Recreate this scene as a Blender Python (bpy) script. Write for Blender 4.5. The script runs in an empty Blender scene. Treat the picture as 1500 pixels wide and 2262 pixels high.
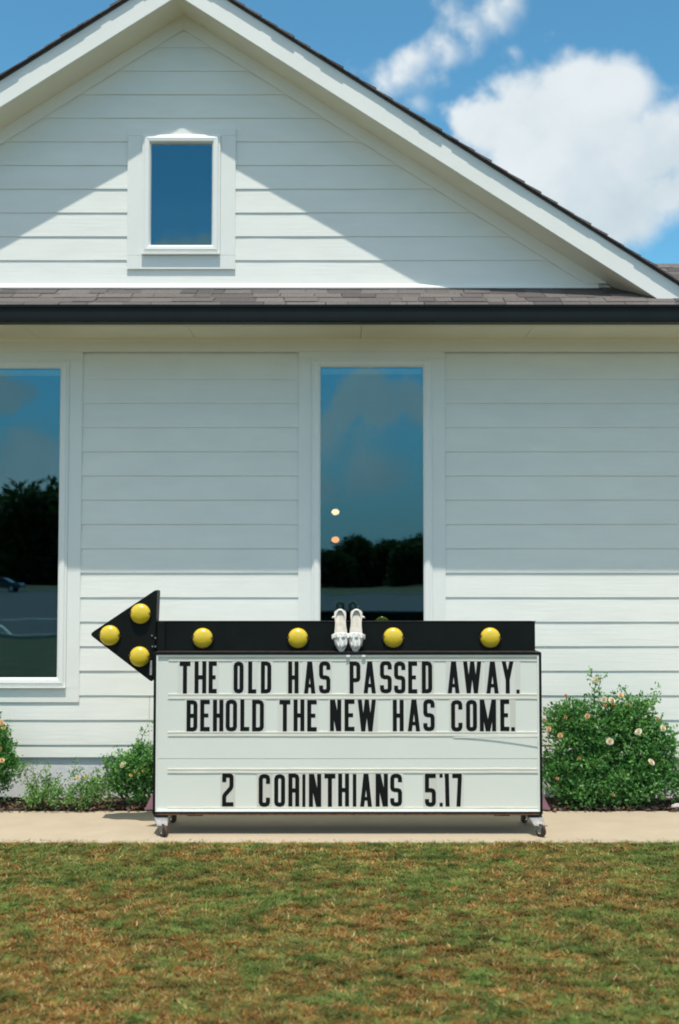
import bpy, math, random
import numpy as np
from mathutils import Vector, Matrix
random.seed(7); rng = np.random.default_rng(7)
sc = bpy.context.scene
PI = math.pi

# ------------------------------------------------------------------ camera
EYE = 1.66; FPX = 2625.0; PITCH = math.atan(134/2625)
cam = bpy.data.cameras.new('camera'); camo = bpy.data.objects.new('camera', cam)
sc.collection.objects.link(camo); sc.camera = camo
cam.sensor_fit = 'VERTICAL'; cam.sensor_height = 36; cam.sensor_width = 24
cam.lens = 36*FPX/2262; cam.clip_end = 3000; cam.clip_start = .05
camo.location = (0, 0, EYE); camo.rotation_euler = (PI/2+PITCH, 0, 0)
cam.dof.use_dof = True; cam.dof.focus_distance = 7.75; cam.dof.aperture_fstop = 2.2

def at(px, py, Y):
    """a measured point of the photograph, set at its real distance Y"""
    u = (1131-py)/FPX; r = (px-750)/FPX
    k = Y/(math.cos(PITCH)-u*math.sin(PITCH))
    return (r*k, Y, EYE+(math.sin(PITCH)+u*math.cos(PITCH))*k)
def X(px, Y, py=1265): return at(px, py, Y)[0]
def Z(py, Y): return at(750, py, Y)[2]

# ------------------------------------------------------------------ light
SUN_EL = 71.1; SUN_AZ = 0.5
world = bpy.data.worlds.new("World"); sc.world = world; world.use_nodes = True
wn = world.node_tree.nodes; wl = world.node_tree.links
for n in list(wn): wn.remove(n)
def N(t, **k):
    n = wn.new(t)
    for a, b in k.items(): setattr(n, a, b)
    return n
wout = N('ShaderNodeOutputWorld'); bg = N('ShaderNodeBackground'); wl.new(bg.outputs[0], wout.inputs[0])
sky = N('ShaderNodeTexSky', sky_type='NISHITA'); sky.sun_disc = False
sky.sun_elevation = math.radians(SUN_EL); sky.sun_rotation = math.radians(180+SUN_AZ)
sky.air_density = .85; sky.dust_density = 0.15; sky.ozone_density = 2.0; sky.altitude = 0
SKY_STRENGTH = 0.15
bg.inputs[1].default_value = SKY_STRENGTH
tc = N('ShaderNodeTexCoord')
# clouds: round heaps of noise-broken puffs on the sky dome, in real sky directions
nz1 = N('ShaderNodeTexNoise'); nz1.inputs['Scale'].default_value = 14; nz1.inputs['Detail'].default_value = 7; nz1.inputs['Roughness'].default_value = .58
nz2 = N('ShaderNodeTexNoise'); nz2.inputs['Scale'].default_value = 5; nz2.inputs['Detail'].default_value = 3
wl.new(tc.outputs['Generated'], nz1.inputs['Vector']); wl.new(tc.outputs['Generated'], nz2.inputs['Vector'])
def vm(op, a, b, s=None):
    n = N('ShaderNodeVectorMath', operation=op)
    for i, v in enumerate((a, b)):
        if v is None: continue
        if isinstance(v, (tuple, list)): n.inputs[i].default_value = v
        else: wl.new(v, n.inputs[i])
    if s is not None: n.inputs['Scale'].default_value = s
    return n
def ma(op, a, b=None, c=None, clamp=False):
    n = N('ShaderNodeMath', operation=op); n.use_clamp = clamp
    for i, v in enumerate((a, b, c)):
        if v is None: continue
        if isinstance(v, (int, float)): n.inputs[i].default_value = v
        else: wl.new(v, n.inputs[i])
    return n.outputs[0]
off = vm('SUBTRACT', nz1.outputs['Color'], (.5, .5, .5))
off = vm('SCALE', off.outputs[0], None, .075)
pdir = vm('ADD', tc.outputs['Generated'], off.outputs[0])
pdir = vm('NORMALIZE', pdir.outputs[0], None)
def sdir(px, py, back=False):
    v = Vector(at(px, py, 1.0)) - Vector((0, 0, EYE)); v.normalize()
    if back: v.y = -v.y
    return tuple(v)
puffs = []   # (dir, radius, weight)
for px, py, r, w in [(1262,215,125,1),(1345,205,100,1),(1160,255,115,1),(1075,275,75,.9),(1210,340,150,1),(1350,340,150,1),
                     (1465,300,120,1),(1580,340,160,1),(1255,440,110,.8),(1375,450,125,.8),(1480,430,70,.7),(1180,395,90,.6),
                     (1058,32,74,.50),(1003,78,68,.50),(955,122,66,.52),(900,150,66,.5),(840,172,58,.42),(1100,0,60,.45),
                     (1110,118,42,.32),(930,250,38,.22),(1185,65,26,.25),(1035,335,45,.26),
                     (1750,200,200,1),(1900,350,220,.9),(1800,-350,220,.8),(-600,250,260,.9),(-800,400,260,.9),(200,-500,150,.4)]:
    puffs.append((sdir(px, py), r/FPX*1.05, w))
for px, py, r, w in [(810,878,60,1),(845,905,48,.9),(770,912,48,.8),(908,895,52,.9),(740,950,45,.5),(830,1035,80,.6),(720,1045,55,.5),
                     (5,868,60,.9),(75,1030,85,.85),(25,1045,70,.8),(350,560,45,.8),(400,556,50,.8),(445,560,45,.8),(500,600,60,.8),
                     (300,620,90,.9),(1250,700,160,.9),(1400,760,180,.9),(-300,900,180,.8),(-500,700,200,.9),(1700,950,200,.7)]:
    puffs.append((sdir(px, py, True), r/FPX*1.12, w))
for k in range(10):
    a = random.uniform(0, 2*PI); e = random.uniform(.15, .9)
    if abs(a-PI/2) < .5 or abs(a+PI/2-2*PI) < .5: continue
    c = Vector((math.cos(a)*math.cos(e), math.sin(a)*math.cos(e), math.sin(e)))
    for q in range(3):
        d = (c+Vector([random.uniform(-.09, .09) for _ in range(3)])).normalized()
        puffs.append((tuple(d), random.uniform(.07, .13), .9))
acc = None
for d, r, w in puffs:
    dn = N('ShaderNodeVectorMath', operation='DISTANCE'); wl.new(pdir.outputs[0], dn.inputs[0]); dn.inputs[1].default_value = d
    f = ma('MULTIPLY_ADD', dn.outputs['Value'], -w/r, w)
    acc = f if acc is None else ma('SMOOTH_MAX', acc, f, .22)
brk = ma('MULTIPLY_ADD', nz1.outputs['Fac'], .9, -.45)
# unseen broken cumulus added for fill light, masked off ahead and behind
nz3 = N('ShaderNodeTexNoise'); nz3.inputs['Scale'].default_value = 2.6; nz3.inputs['Detail'].default_value = 3; wl.new(tc.outputs['Generated'], nz3.inputs['Vector'])
sepn = N('ShaderNodeSeparateXYZ'); wl.new(tc.outputs['Generated'], sepn.inputs[0])
ay = ma('ABSOLUTE', sepn.outputs[1])
msk = N('ShaderNodeMapRange', interpolation_type='SMOOTHSTEP'); wl.new(ay, msk.inputs['Value'])
msk.inputs['From Min'].default_value = .86; msk.inputs['From Max'].default_value = .70; msk.inputs['To Min'].default_value = 0; msk.inputs['To Max'].default_value = 1
gen = ma('MULTIPLY', ma('MULTIPLY_ADD', nz3.outputs['Fac'], 4.5, -1.75), msk.outputs[0])
gen = ma('ADD', gen, ma('MULTIPLY_ADD', msk.outputs[0], 1, -1))
acc = ma('MAXIMUM', acc, gen)
dens = ma('ADD', acc, brk)
mr = N('ShaderNodeMapRange', interpolation_type='SMOOTHSTEP'); wl.new(dens, mr.inputs['Value'])
mr.inputs['From Min'].default_value = .0; mr.inputs['From Max'].default_value = .50
ccol = N('ShaderNodeMixRGB'); 
shade = N('ShaderNodeMapRange', interpolation_type='SMOOTHSTEP'); 
mixn = ma('MULTIPLY_ADD', nz2.outputs['Fac'], .9, -.2); mixn = ma('ADD', mixn, ma('MULTIPLY', nz1.outputs['Fac'], .45))
wl.new(mixn, shade.inputs['Value']); shade.inputs['From Min'].default_value = .3; shade.inputs['From Max'].default_value = .62
wl.new(shade.outputs[0], ccol.inputs[0])
CL = 1/SKY_STRENGTH/1.98
ccol.inputs[1].default_value = (.54*CL, .63*CL, .68*CL, 1); ccol.inputs[2].default_value = (.76*CL, .81*CL, .83*CL, 1)
mixs = N('ShaderNodeMixRGB'); wl.new(ma('MULTIPLY', mr.outputs[0], .94), mixs.inputs[0])
tnt = vm('MULTIPLY', sky.outputs[0], (.30, .55, .535))
# summer haze low round the whole horizon
hz = N('ShaderNodeMapRange', interpolation_type='SMOOTHSTEP'); wl.new(sepn.outputs[2], hz.inputs['Value'])
hz.inputs['From Min'].default_value = .20; hz.inputs['From Max'].default_value = 0.0; hz.inputs['To Min'].default_value = 0; hz.inputs['To Max'].default_value = .9
hzm = N('ShaderNodeMixRGB'); wl.new(hz.outputs[0], hzm.inputs[0]); wl.new(tnt.outputs[0], hzm.inputs[1]); hzm.inputs[2].default_value = (.33*CL, .45*CL, .53*CL, 1)
wl.new(hzm.outputs[0], mixs.inputs[1]); wl.new(ccol.outputs[0], mixs.inputs[2])
wl.new(mixs.outputs[0], bg.inputs[0])

sl = bpy.data.lights.new('sun', 'SUN'); so = bpy.data.objects.new('sun', sl); sc.collection.objects.link(so)
sl.energy = 2.0; sc.cycles.filter_width = 1.9; sl.angle = math.radians(.55); sl.color = (1, .94, .85)
so.rotation_euler = (math.radians(90-SUN_EL), 0, math.radians(SUN_AZ)); so.location = (0, -20, 30)
sc.view_settings.view_transform = 'Standard'; sc.view_settings.look = 'None'
sc.cycles.diffuse_bounces = 8; sc.cycles.max_bounces = 14
sc.view_settings.exposure = 1.12; sc.view_settings.gamma = 1; sc.view_settings.use_curve_mapping = False

# ------------------------------------------------------------------ materials
def mat(name, col, rough=.6, metal=0, noise=None, bump=None, spec=None, coat=0):
    """noise=(scale, amount, stretch)  bump=(scale, distance, stretch)"""
    m = bpy.data.materials.new(name); m.use_nodes = True
    nt = m.node_tree; b = nt.nodes['Principled BSDF']
    b.inputs['Base Color'].default_value = (*col, 1); b.inputs['Roughness'].default_value = rough
    b.inputs['Metallic'].default_value = metal
    if spec is not None: b.inputs['Specular IOR Level'].default_value = spec
    if coat: b.inputs['Coat Weight'].default_value = coat
    tcn = nt.nodes.new('ShaderNodeNewGeometry')
    def nz(scale, stretch, det=5):
        mp = nt.nodes.new('ShaderNodeMapping'); mp.inputs['Scale'].default_value = stretch
        nt.links.new(tcn.outputs['Position'], mp.inputs[0])
        t = nt.nodes.new('ShaderNodeTexNoise'); t.inputs['Scale'].default_value = scale; t.inputs['Detail'].default_value = det
        nt.links.new(mp.outputs[0], t.inputs['Vector']); return t
    if noise:
        t = nz(noise[0], noise[2] if len(noise) > 2 else (1, 1, 1))
        mx = nt.nodes.new('ShaderNodeMapRange'); nt.links.new(t.outputs['Fac'], mx.inputs[0])
        mx.inputs['From Min'].default_value = .3; mx.inputs['From Max'].default_value = .7
        mx.inputs['To Min'].default_value = 1-noise[1]; mx.inputs['To Max'].default_value = 1+noise[1]*.6
        h = nt.nodes.new('ShaderNodeVectorMath'); h.operation = 'SCALE'
        h.inputs[0].default_value = col; nt.links.new(mx.outputs[0], h.inputs['Scale'])
        nt.links.new(h.outputs[0], b.inputs['Base Color'])
    if bump:
        t = nz(bump[0], bump[2] if len(bump) > 2 else (1, 1, 1))
        bn = nt.nodes.new('ShaderNodeBump'); bn.inputs['Distance'].default_value = bump[1]; bn.inputs['Strength'].default_value = 1
        nt.links.new(t.outputs['Fac'], bn.inputs['Height']); nt.links.new(bn.outputs[0], b.inputs['Normal'])
    return m
PAINT = (.89, .895, .835)
M = {}
M['siding'] = mat('white_siding_paint', PAINT, .5, noise=(3, .035, (1, 1, 3)), bump=(60, .0012, (.06, 1, 1)))
M['trim'] = mat('white_trim_paint', (.885, .895, .845), .45, noise=(2.5, .03), bump=(40, .0005))
M['frame'] = mat('white_vinyl', (.89, .90, .86), .3, noise=(6, .02))
M['soffit'] = mat('soffit_bounce_tone', (.85, .81, .66), .6, noise=(3, .04), bump=(40, .0008))  # warm bounce off the ground is mixed into this soffit colour
M['foundation'] = mat('painted_concrete_base', (.76, .76, .755), .8, noise=(12, .07), bump=(45, .003))
M['gutter'] = mat('black_aluminium', (.008, .010, .009), .38, noise=(5, .2), spec=.2)
M['drip'] = mat('dark_metal_edge', (.02, .02, .02), .5)
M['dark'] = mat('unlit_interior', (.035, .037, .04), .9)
M['white_in'] = mat('white_shade_fabric', (.85, .87, .86), .8)
M['roof_far'] = mat('asphalt_roofing', (.075, .065, .07), .9, noise=(60, .4), bump=(80, .004))
M['concrete'] = mat('tan_concrete', (.45, .37, .265), .85, noise=(5, .07), bump=(160, .0012))
M['black'] = mat('black_sign_enamel', (.007, .009, .008), .5, noise=(7, .25), bump=(18, .0006), spec=.18)
M['suntop'] = mat('sunlit_black_top', (.045, .033, .026), .45, noise=(20, .6))  # sunlight on the black top faces, put into a lighter colour
M['face'] = mat('white_acrylic', (.82, .835, .755), .3, noise=(1.6, .03))
M['rail'] = mat('yellowed_clear_rail', (.76, .74, .64), .35, noise=(5, .10), coat=.2)
M['rail2'] = mat('clear_rail_lip', (.86, .87, .82), .15, noise=(7, .05), coat=1)
M['ink'] = mat('letter_black', (.008, .008, .008), .5, spec=.2)
M['steel'] = mat('dull_zinc_steel', (.20, .20, .20), .5, metal=.6, noise=(30, .3), bump=(50, .001))
M['rust'] = mat('rusty_steel', (.16, .07, .035), .75, metal=.2, noise=(40, .5))
M['rubber'] = mat('dark_rubber', (.03, .027, .025), .7)
M['maroon'] = mat('faded_maroon_plastic', (.20, .095, .115), .55, noise=(20, .2))
M['bolt'] = mat('bright_bolt', (.7, .68, .62), .25, metal=1)
M['sticker'] = mat('pale_sticker', (.45, .46, .44), .5, noise=(160, .6, (1, 1, 1)))
M['shoe'] = mat('white_satin', (.80, .78, .74), .38, noise=(30, .06), bump=(60, .0012))
M['insole'] = mat('beige_insole', (.68, .62, .52), .6, noise=(28, .22))
M['mulchbase'] = mat('dark_mulch_soil', (.05, .032, .022), .95, noise=(40, .5), bump=(50, .02))
M['bark'] = mat('bark', (.10, .075, .055), .9, noise=(12, .3), bump=(20, .02))
M['asphalt'] = mat('asphalt', (.085, .085, .09), .9, noise=(2, .2), bump=(60, .004))
M['linepaint'] = mat('road_paint', (.7, .7, .66), .7, noise=(8, .2))
M['kerb'] = mat('kerb_concrete', (.40, .38, .34), .85, noise=(6, .12))
M['carpaint'] = mat('dark_blue_car_paint', (.02, .03, .055), .2, coat=1)
M['carglass'] = mat('car_glass', (.02, .025, .03), .05, spec=.9)
M['tyre'] = mat('tyre', (.02, .02, .02), .8)
M['rim'] = mat('rim', (.5, .5, .52), .3, metal=.9)
M['red'] = mat('tail_lamp', (.35, .02, .02), .2)
M['stone'] = mat('pale_rock', (.52, .46, .44), .85, noise=(18, .2), bump=(25, .01))
M['unlit_room'] = mat('unlit_room_tone', (.05, .052, .055), .9)  # near-black colour carries the darkness of the unlit room

def objrand(name, cols, rough=.85, bumpd=.003, bscale=90, grain=.35):
    """colour picked per object from a ramp, with a granule texture"""
    m = bpy.data.materials.new(name); m.use_nodes = True; nt = m.node_tree; b = nt.nodes['Principled BSDF']
    oi = nt.nodes.new('ShaderNodeObjectInfo'); cr = nt.nodes.new('ShaderNodeValToRGB')
    while len(cr.color_ramp.elements) < len(cols): cr.color_ramp.elements.new(.5)
    for i, c in enumerate(cols):
        cr.color_ramp.elements[i].position = i/(len(cols)-1); cr.color_ramp.elements[i].color = (*c, 1)
    nt.links.new(oi.outputs['Random'], cr.inputs[0])
    g = nt.nodes.new('ShaderNodeNewGeometry'); t = nt.nodes.new('ShaderNodeTexNoise'); t.inputs['Scale'].default_value = bscale
    t.inputs['Detail'].default_value = 4
    nt.links.new(g.outputs['Position'], t.inputs['Vector'])
    mr_ = nt.nodes.new('ShaderNodeMapRange'); nt.links.new(t.outputs['Fac'], mr_.inputs[0])
    mr_.inputs['From Min'].default_value = .3; mr_.inputs['From Max'].default_value = .7
    mr_.inputs['To Min'].default_value = 1-grain; mr_.inputs['To Max'].default_value = 1+grain
    s = nt.nodes.new('ShaderNodeVectorMath'); s.operation = 'SCALE'
    nt.links.new(cr.outputs[0], s.inputs[0]); nt.links.new(mr_.outputs[0], s.inputs['Scale'])
    nt.links.new(s.outputs[0], b.inputs['Base Color']); b.inputs['Roughness'].default_value = rough
    bn = nt.nodes.new('ShaderNodeBump'); bn.inputs['Distance'].default_value = bumpd
    nt.links.new(t.outputs['Fac'], bn.inputs['Height']); nt.links.new(bn.outputs[0], b.inputs['Normal'])
    return m
M['shingle'] = objrand('shingle_granules', [(.065, .056, .055), (.10, .088, .084), (.125, .11, .104), (.14, .124, .116), (.085, .074, .072)])
M['card'] = None
def card_mat():
    m = bpy.data.materials.new('clear_letter_card'); m.use_nodes = True; nt = m.node_tree; b = nt.nodes['Principled BSDF']
    oi = nt.nodes.new('ShaderNodeObjectInfo'); cr = nt.nodes.new('ShaderNodeValToRGB')
    cs = [(.79, .80, .735), (.74, .735, .66), (.71, .715, .68), (.77, .77, .70), (.66, .64, .555)]
    while len(cr.color_ramp.elements) < len(cs): cr.color_ramp.elements.new(.5)
    for i, c in enumerate(cs):
        cr.color_ramp.elements[i].position = i/(len(cs)-1); cr.color_ramp.elements[i].color = (*c, 1)
    nt.links.new(oi.outputs['Random'], cr.inputs[0]); nt.links.new(cr.outputs[0], b.inputs['Base Color'])
    b.inputs['Roughness'].default_value = .3; return m
M['card'] = card_mat()

def leafmat(name, trans=.35, rough=.45, tint=(1, 1, 1)):
    m = bpy.data.materials.new(name); m.use_nodes = True; nt = m.node_tree
    b = nt.nodes['Principled BSDF']; a = nt.nodes.new('ShaderNodeAttribute'); a.attribute_name = 'Col'
    nt.links.new(a.outputs['Color'], b.inputs['Base Color']); b.inputs['Roughness'].default_value = rough; b.inputs['Specular IOR Level'].default_value = .3
    tr = nt.nodes.new('ShaderNodeBsdfTranslucent'); sc_ = nt.nodes.new('ShaderNodeVectorMath'); sc_.operation = 'MULTIPLY'
    sc_.inputs[1].default_value = (1.2*tint[0], 1.3*tint[1], .6*tint[2]); nt.links.new(a.outputs['Color'], sc_.inputs[0])
    nt.links.new(sc_.outputs[0], tr.inputs['Color'])
    mx = nt.nodes.new('ShaderNodeMixShader'); mx.inputs[0].default_value = trans
    nt.links.new(b.outputs[0], mx.inputs[1]); nt.links.new(tr.outputs[0], mx.inputs[2])
    nt.links.new(mx.outputs[0], nt.nodes['Material Output'].inputs[0]); return m
M['leaf'] = leafmat('leaf'); M['grass'] = leafmat('grass_blade', .22, .8); M['grass'].node_tree.nodes['Principled BSDF'].inputs['Specular IOR Level'].default_value = .12; M['petal'] = leafmat('rose_petal', .3, .5, (1, .9, 1.3))
M['chip'] = leafmat('mulch_chip', 0.0, .9)

def glass_mat():
    m = bpy.data.materials.new('coated_window_glass'); m.use_nodes = True; nt = m.node_tree
    for n in list(nt.nodes): nt.nodes.remove(n)
    o = nt.nodes.new('ShaderNodeOutputMaterial'); g = nt.nodes.new('ShaderNodeBsdfGlossy'); t = nt.nodes.new('ShaderNodeBsdfTransparent')
    g.inputs['Roughness'].default_value = .004; g.inputs['Color'].default_value = (.30, .58, .69, 1)
    t.inputs['Color'].default_value = (.74, .80, .78, 1)
    ge = nt.nodes.new('ShaderNodeNewGeometry'); ns = nt.nodes.new('ShaderNodeTexNoise'); ns.inputs['Scale'].default_value = 1.3
    nt.links.new(ge.outputs['Position'], ns.inputs['Vector'])
    bp = nt.nodes.new('ShaderNodeBump'); bp.inputs['Distance'].default_value = .002; nt.links.new(ns.outputs['Fac'], bp.inputs['Height'])
    nt.links.new(bp.outputs[0], g.inputs['Normal'])
    mx = nt.nodes.new('ShaderNodeMixShader'); mx.inputs[0].default_value = .245
    nt.links.new(t.outputs[0], mx.inputs[1]); nt.links.new(g.outputs[0], mx.inputs[2]); nt.links.new(mx.outputs[0], o.inputs[0]); return m
M['glass'] = glass_mat()

def lens_mat():
    m = bpy.data.materials.new('amber_lens'); m.use_nodes = True; nt = m.node_tree; b = nt.nodes['Principled BSDF']
    b.inputs['Base Color'].default_value = (.74, .54, .03, 1); b.inputs['Roughness'].default_value = .22
    b.inputs['Subsurface Weight'].default_value = .25; b.inputs['Subsurface Radius'].default_value = (.03, .02, .004)
    b.inputs['Subsurface Scale'].default_value = .5
    b.inputs['Coat Weight'].default_value = .6; b.inputs['Coat Roughness'].default_value = .25
    return m
M['lens'] = lens_mat()
def emis(name, col, s):
    m = bpy.data.materials.new(name); m.use_nodes = True; b = m.node_tree.nodes['Principled BSDF']
    b.inputs['Base Color'].default_value = (.8, .7, .5, 1)
    b.inputs['Emission Color'].default_value = (*col, 1); b.inputs['Emission Strength'].default_value = s; return m
M['bulb'] = emis('warm_white_bulb', (1, .62, .34), 1.7); M['bulb2'] = emis('amber_bulb', (1, .34, .08), 1.5)

def ground_mat():
    m = bpy.data.materials.new('dry_turf'); m.use_nodes = True; nt = m.node_tree; b = nt.nodes['Principled BSDF']
    g = nt.nodes.new('ShaderNodeNewGeometry')
    def nz(s, d=5):
        t = nt.nodes.new('ShaderNodeTexNoise'); t.inputs['Scale'].default_value = s; t.inputs['Detail'].default_value = d
        nt.links.new(g.outputs['Position'], t.inputs['Vector']); return t
    def ramp(src, cs):
        cr = nt.nodes.new('ShaderNodeValToRGB')
        while len(cr.color_ramp.elements) < len(cs): cr.color_ramp.elements.new(.5)
        for i, (p, c) in enumerate(cs): cr.color_ramp.elements[i].position = p; cr.color_ramp.elements[i].color = (*c, 1)
        nt.links.new(src, cr.inputs[0]); return cr
    a = ramp(nz(1.1).outputs['Fac'], [(.35, (.055, .075, .022)), (.52, (.085, .085, .032)), (.65, (.12, .085, .04))])
    f = ramp(nz(45, 6).outputs['Fac'], [(.3, (.45, .45, .45)), (.7, (1.3, 1.3, 1.3))])
    mx = nt.nodes.new('ShaderNodeMixRGB'); mx.blend_type = 'MULTIPLY'; mx.inputs[0].default_value = 1
    nt.links.new(a.outputs[0], mx.inputs[1]); nt.links.new(f.outputs[0], mx.inputs[2])
    nt.links.new(mx.outputs[0], b.inputs['Base Color']); b.inputs['Roughness'].default_value = .95
    return m
M['ground'] = ground_mat()

# ------------------------------------------------------------------ builders
WLOC = {}
def link(o, parent=None):
    sc.collection.objects.link(o)
    if parent is not None: o.parent = parent
    return o
def thing(name, label, cat, loc, group=None, rot=(0, 0, 0)):
    o = bpy.data.objects.new(name, None); link(o); o.location = loc; o.rotation_euler = rot; o.empty_display_size = .1
    o['label'] = label; o['category'] = cat
    if group: o['group'] = group
    WLOC[o.name] = Vector(loc); return o
class MB:
    def __init__(s): s.v = []; s.f = []
    def add(s, v, f):
        n = len(s.v); s.v += [tuple(p) for p in v]; s.f += [tuple(i+n for i in q) for q in f]; return s
    def box(s, x0, x1, y0, y1, z0, z1):
        return s.add([(x0,y0,z0),(x1,y0,z0),(x1,y1,z0),(x0,y1,z0),(x0,y0,z1),(x1,y0,z1),(x1,y1,z1),(x0,y1,z1)],
                     [(0,3,2,1),(4,5,6,7),(0,1,5,4),(1,2,6,5),(2,3,7,6),(3,0,4,7)])
    def prism(s, poly, y0, y1):
        """polygon in XZ, extruded along Y"""
        n = len(poly)
        v = [(x, y0, z) for x, z in poly]+[(x, y1, z) for x, z in poly]
        f = [tuple(range(n)), tuple(range(2*n-1, n-1, -1))]+[(i, i+n, (i+1) % n+n, (i+1) % n) for i in range(n)]
        return s.add(v, f)
    def extx(s, prof, xs, jit=0, close=True):
        """closed profile in YZ swept along X stations"""
        n = len(prof); v = []; f = []
        for x in xs:
            j = rng.normal(0, jit, 2) if jit else (0, 0)
            v += [(x, y+j[0], z+j[1]*.7) for y, z in prof]
        for i in range(len(xs)-1):
            for k in range(n): a = i*n+k; b = i*n+(k+1) % n; f.append((a, a+n, b+n, b))
        f.append(tuple(range(n))); f.append(tuple(reversed(range((len(xs)-1)*n, len(xs)*n))))
        return s.add(v, f)
    def tube(s, pts, r, n=6):
        pts = [Vector(p) for p in pts]; v = []; f = []
        if not hasattr(r, '__len__'): r = [r]*len(pts)
        for i, p in enumerate(pts):
            d = (pts[min(i+1, len(pts)-1)]-pts[max(i-1, 0)]).normalized()
            a = d.orthogonal().normalized(); b = d.cross(a)
            if i and a.dot(pa) < 0: a = -a; b = -b
            pa = a
            for k in range(n):
                t = 2*PI*k/n; v.append(p+(a*math.cos(t)+b*math.sin(t))*r[i])
        for i in range(len(pts)-1):
            for k in range(n): f.append((i*n+k, i*n+(k+1) % n, (i+1)*n+(k+1) % n, (i+1)*n+k))
        f.append(tuple(reversed(range(n)))); f.append(tuple(range((len(pts)-1)*n, len(pts)*n)))
        return s.add(v, f)
    def ring(s, x0, x1, z0, z1, prof):
        """mitred rectangular frame; prof = [(inset, y), ...] closed"""
        n = len(prof); v = []; f = []
        for cx, cz in ((0, 0), (1, 0), (1, 1), (0, 1)):
            for ins, y in prof:
                v.append((x1-ins if cx else x0+ins, y, z1-ins if cz else z0+ins))
        for c in range(4):
            for k in range(n):
                a = c*n+k; b = c*n+(k+1) % n; d = ((c+1) % 4)*n+k; e = ((c+1) % 4)*n+(k+1) % n
                f.append((a, d, e, b))
        return s.add(v, f)
    def build(s, name, m, parent=None, smooth=False, bevel=0, kind=None, world=True, colors=None, label=None):
        c = Vector((0, 0, 0))
        if world and s.v:
            a = np.array(s.v); lo = a.min(0); hi = a.max(0); c = Vector(((lo[0]+hi[0])/2, (lo[1]+hi[1])/2, lo[2]))
            vs = (a-np.array(c)).tolist()
        else: vs = s.v
        me = bpy.data.meshes.new(name); me.from_pydata(vs, [], s.f); me.materials.append(m)
        if colors is not None:
            at_ = me.color_attributes.new('Col', 'FLOAT_COLOR', 'POINT'); at_.data.foreach_set('color', np.asarray(colors, dtype=np.float32).ravel())
        o = bpy.data.objects.new(name, me); link(o, parent)
        if world:
            o.location = c-(WLOC[parent.name] if parent is not None else Vector((0, 0, 0))); WLOC[o.name] = c
        if smooth: me.shade_smooth()
        if bevel:
            b = o.modifiers.new('bevel', 'BEVEL'); b.width = bevel; b.segments = 2; b.limit_method = 'ANGLE'
        if kind: o['kind'] = kind
        if label: o['label'] = label
        return o
def structure(o): o['kind'] = 'structure'; return o
def fixnormals(o):
    import bmesh
    bm = bmesh.new(); bm.from_mesh(o.data); bmesh.ops.recalc_face_normals(bm, faces=bm.faces); bm.to_mesh(o.data); bm.free(); return o

# ================================================================== GROUND
WALL = 8.81
PATH_F, PATH_B = 7.43, 8.385
structure(MB().add([(-700, -900, -.014), (700, -900, -.014), (700, 700, -.014), (-700, 700, -.014)], [(0, 1, 2, 3)]).build('ground', M['ground']))
mb = MB(); mb.extx([(PATH_F, -.12), (PATH_F, -.006), (PATH_F+.006, 0), (PATH_B-.006, 0), (PATH_B, -.006), (PATH_B, -.12)], [-7, 7])
structure(fixnormals(mb.build('path', M['concrete'])))
mb = MB(); nx, ny = 60, 6; v = []; f = []
for j in range(ny+1):
    for i in range(nx+1):
        v.append((-7+14*i/nx, PATH_B+.001+(WALL+.02-PATH_B)*j/ny, -.02+.03*random.random()*(0 if j == 0 else 1)+(.012*j/ny)))
for j in range(ny):
    for i in range(nx): a = j*(nx+1)+i; f.append((a, a+1, a+nx+2, a+nx+1))
structure(mb.add(v, f).build('flower_bed_soil', M['mulchbase'], smooth=True))
# parking lot behind the camera (it shows in the windows)
structure(MB().box(-95, 75, -84, -13.5, -.2, -.008).build('parking_lot', M['asphalt']))
lot = MB().box(-95, 75, -13.5, -13.3, -.2, .09).build('kerb', M['kerb'], bevel=.02); structure(lot)
lot = MB().box(-95, 75, -84.25, -84, -.2, .09).build('kerb', M['kerb'], bevel=.02); structure(lot)
for k in range(9):
    x = -34+2.9*k*1.0
    structure(MB().add([(x, -20, -.004), (x+.12, -20, -.004), (x+.12+2.0, -14.5, -.004), (x+2.0, -14.5, -.004)], [(0, 1, 2, 3)]).build('painted_line', M['linepaint']))
structure(MB().add([(-60, -24.2, -.004), (20, -24.2, -.004), (20, -23.9, -.004), (-60, -23.9, -.004)], [(0, 1, 2, 3)]).build('painted_line', M['linepaint']))

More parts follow.
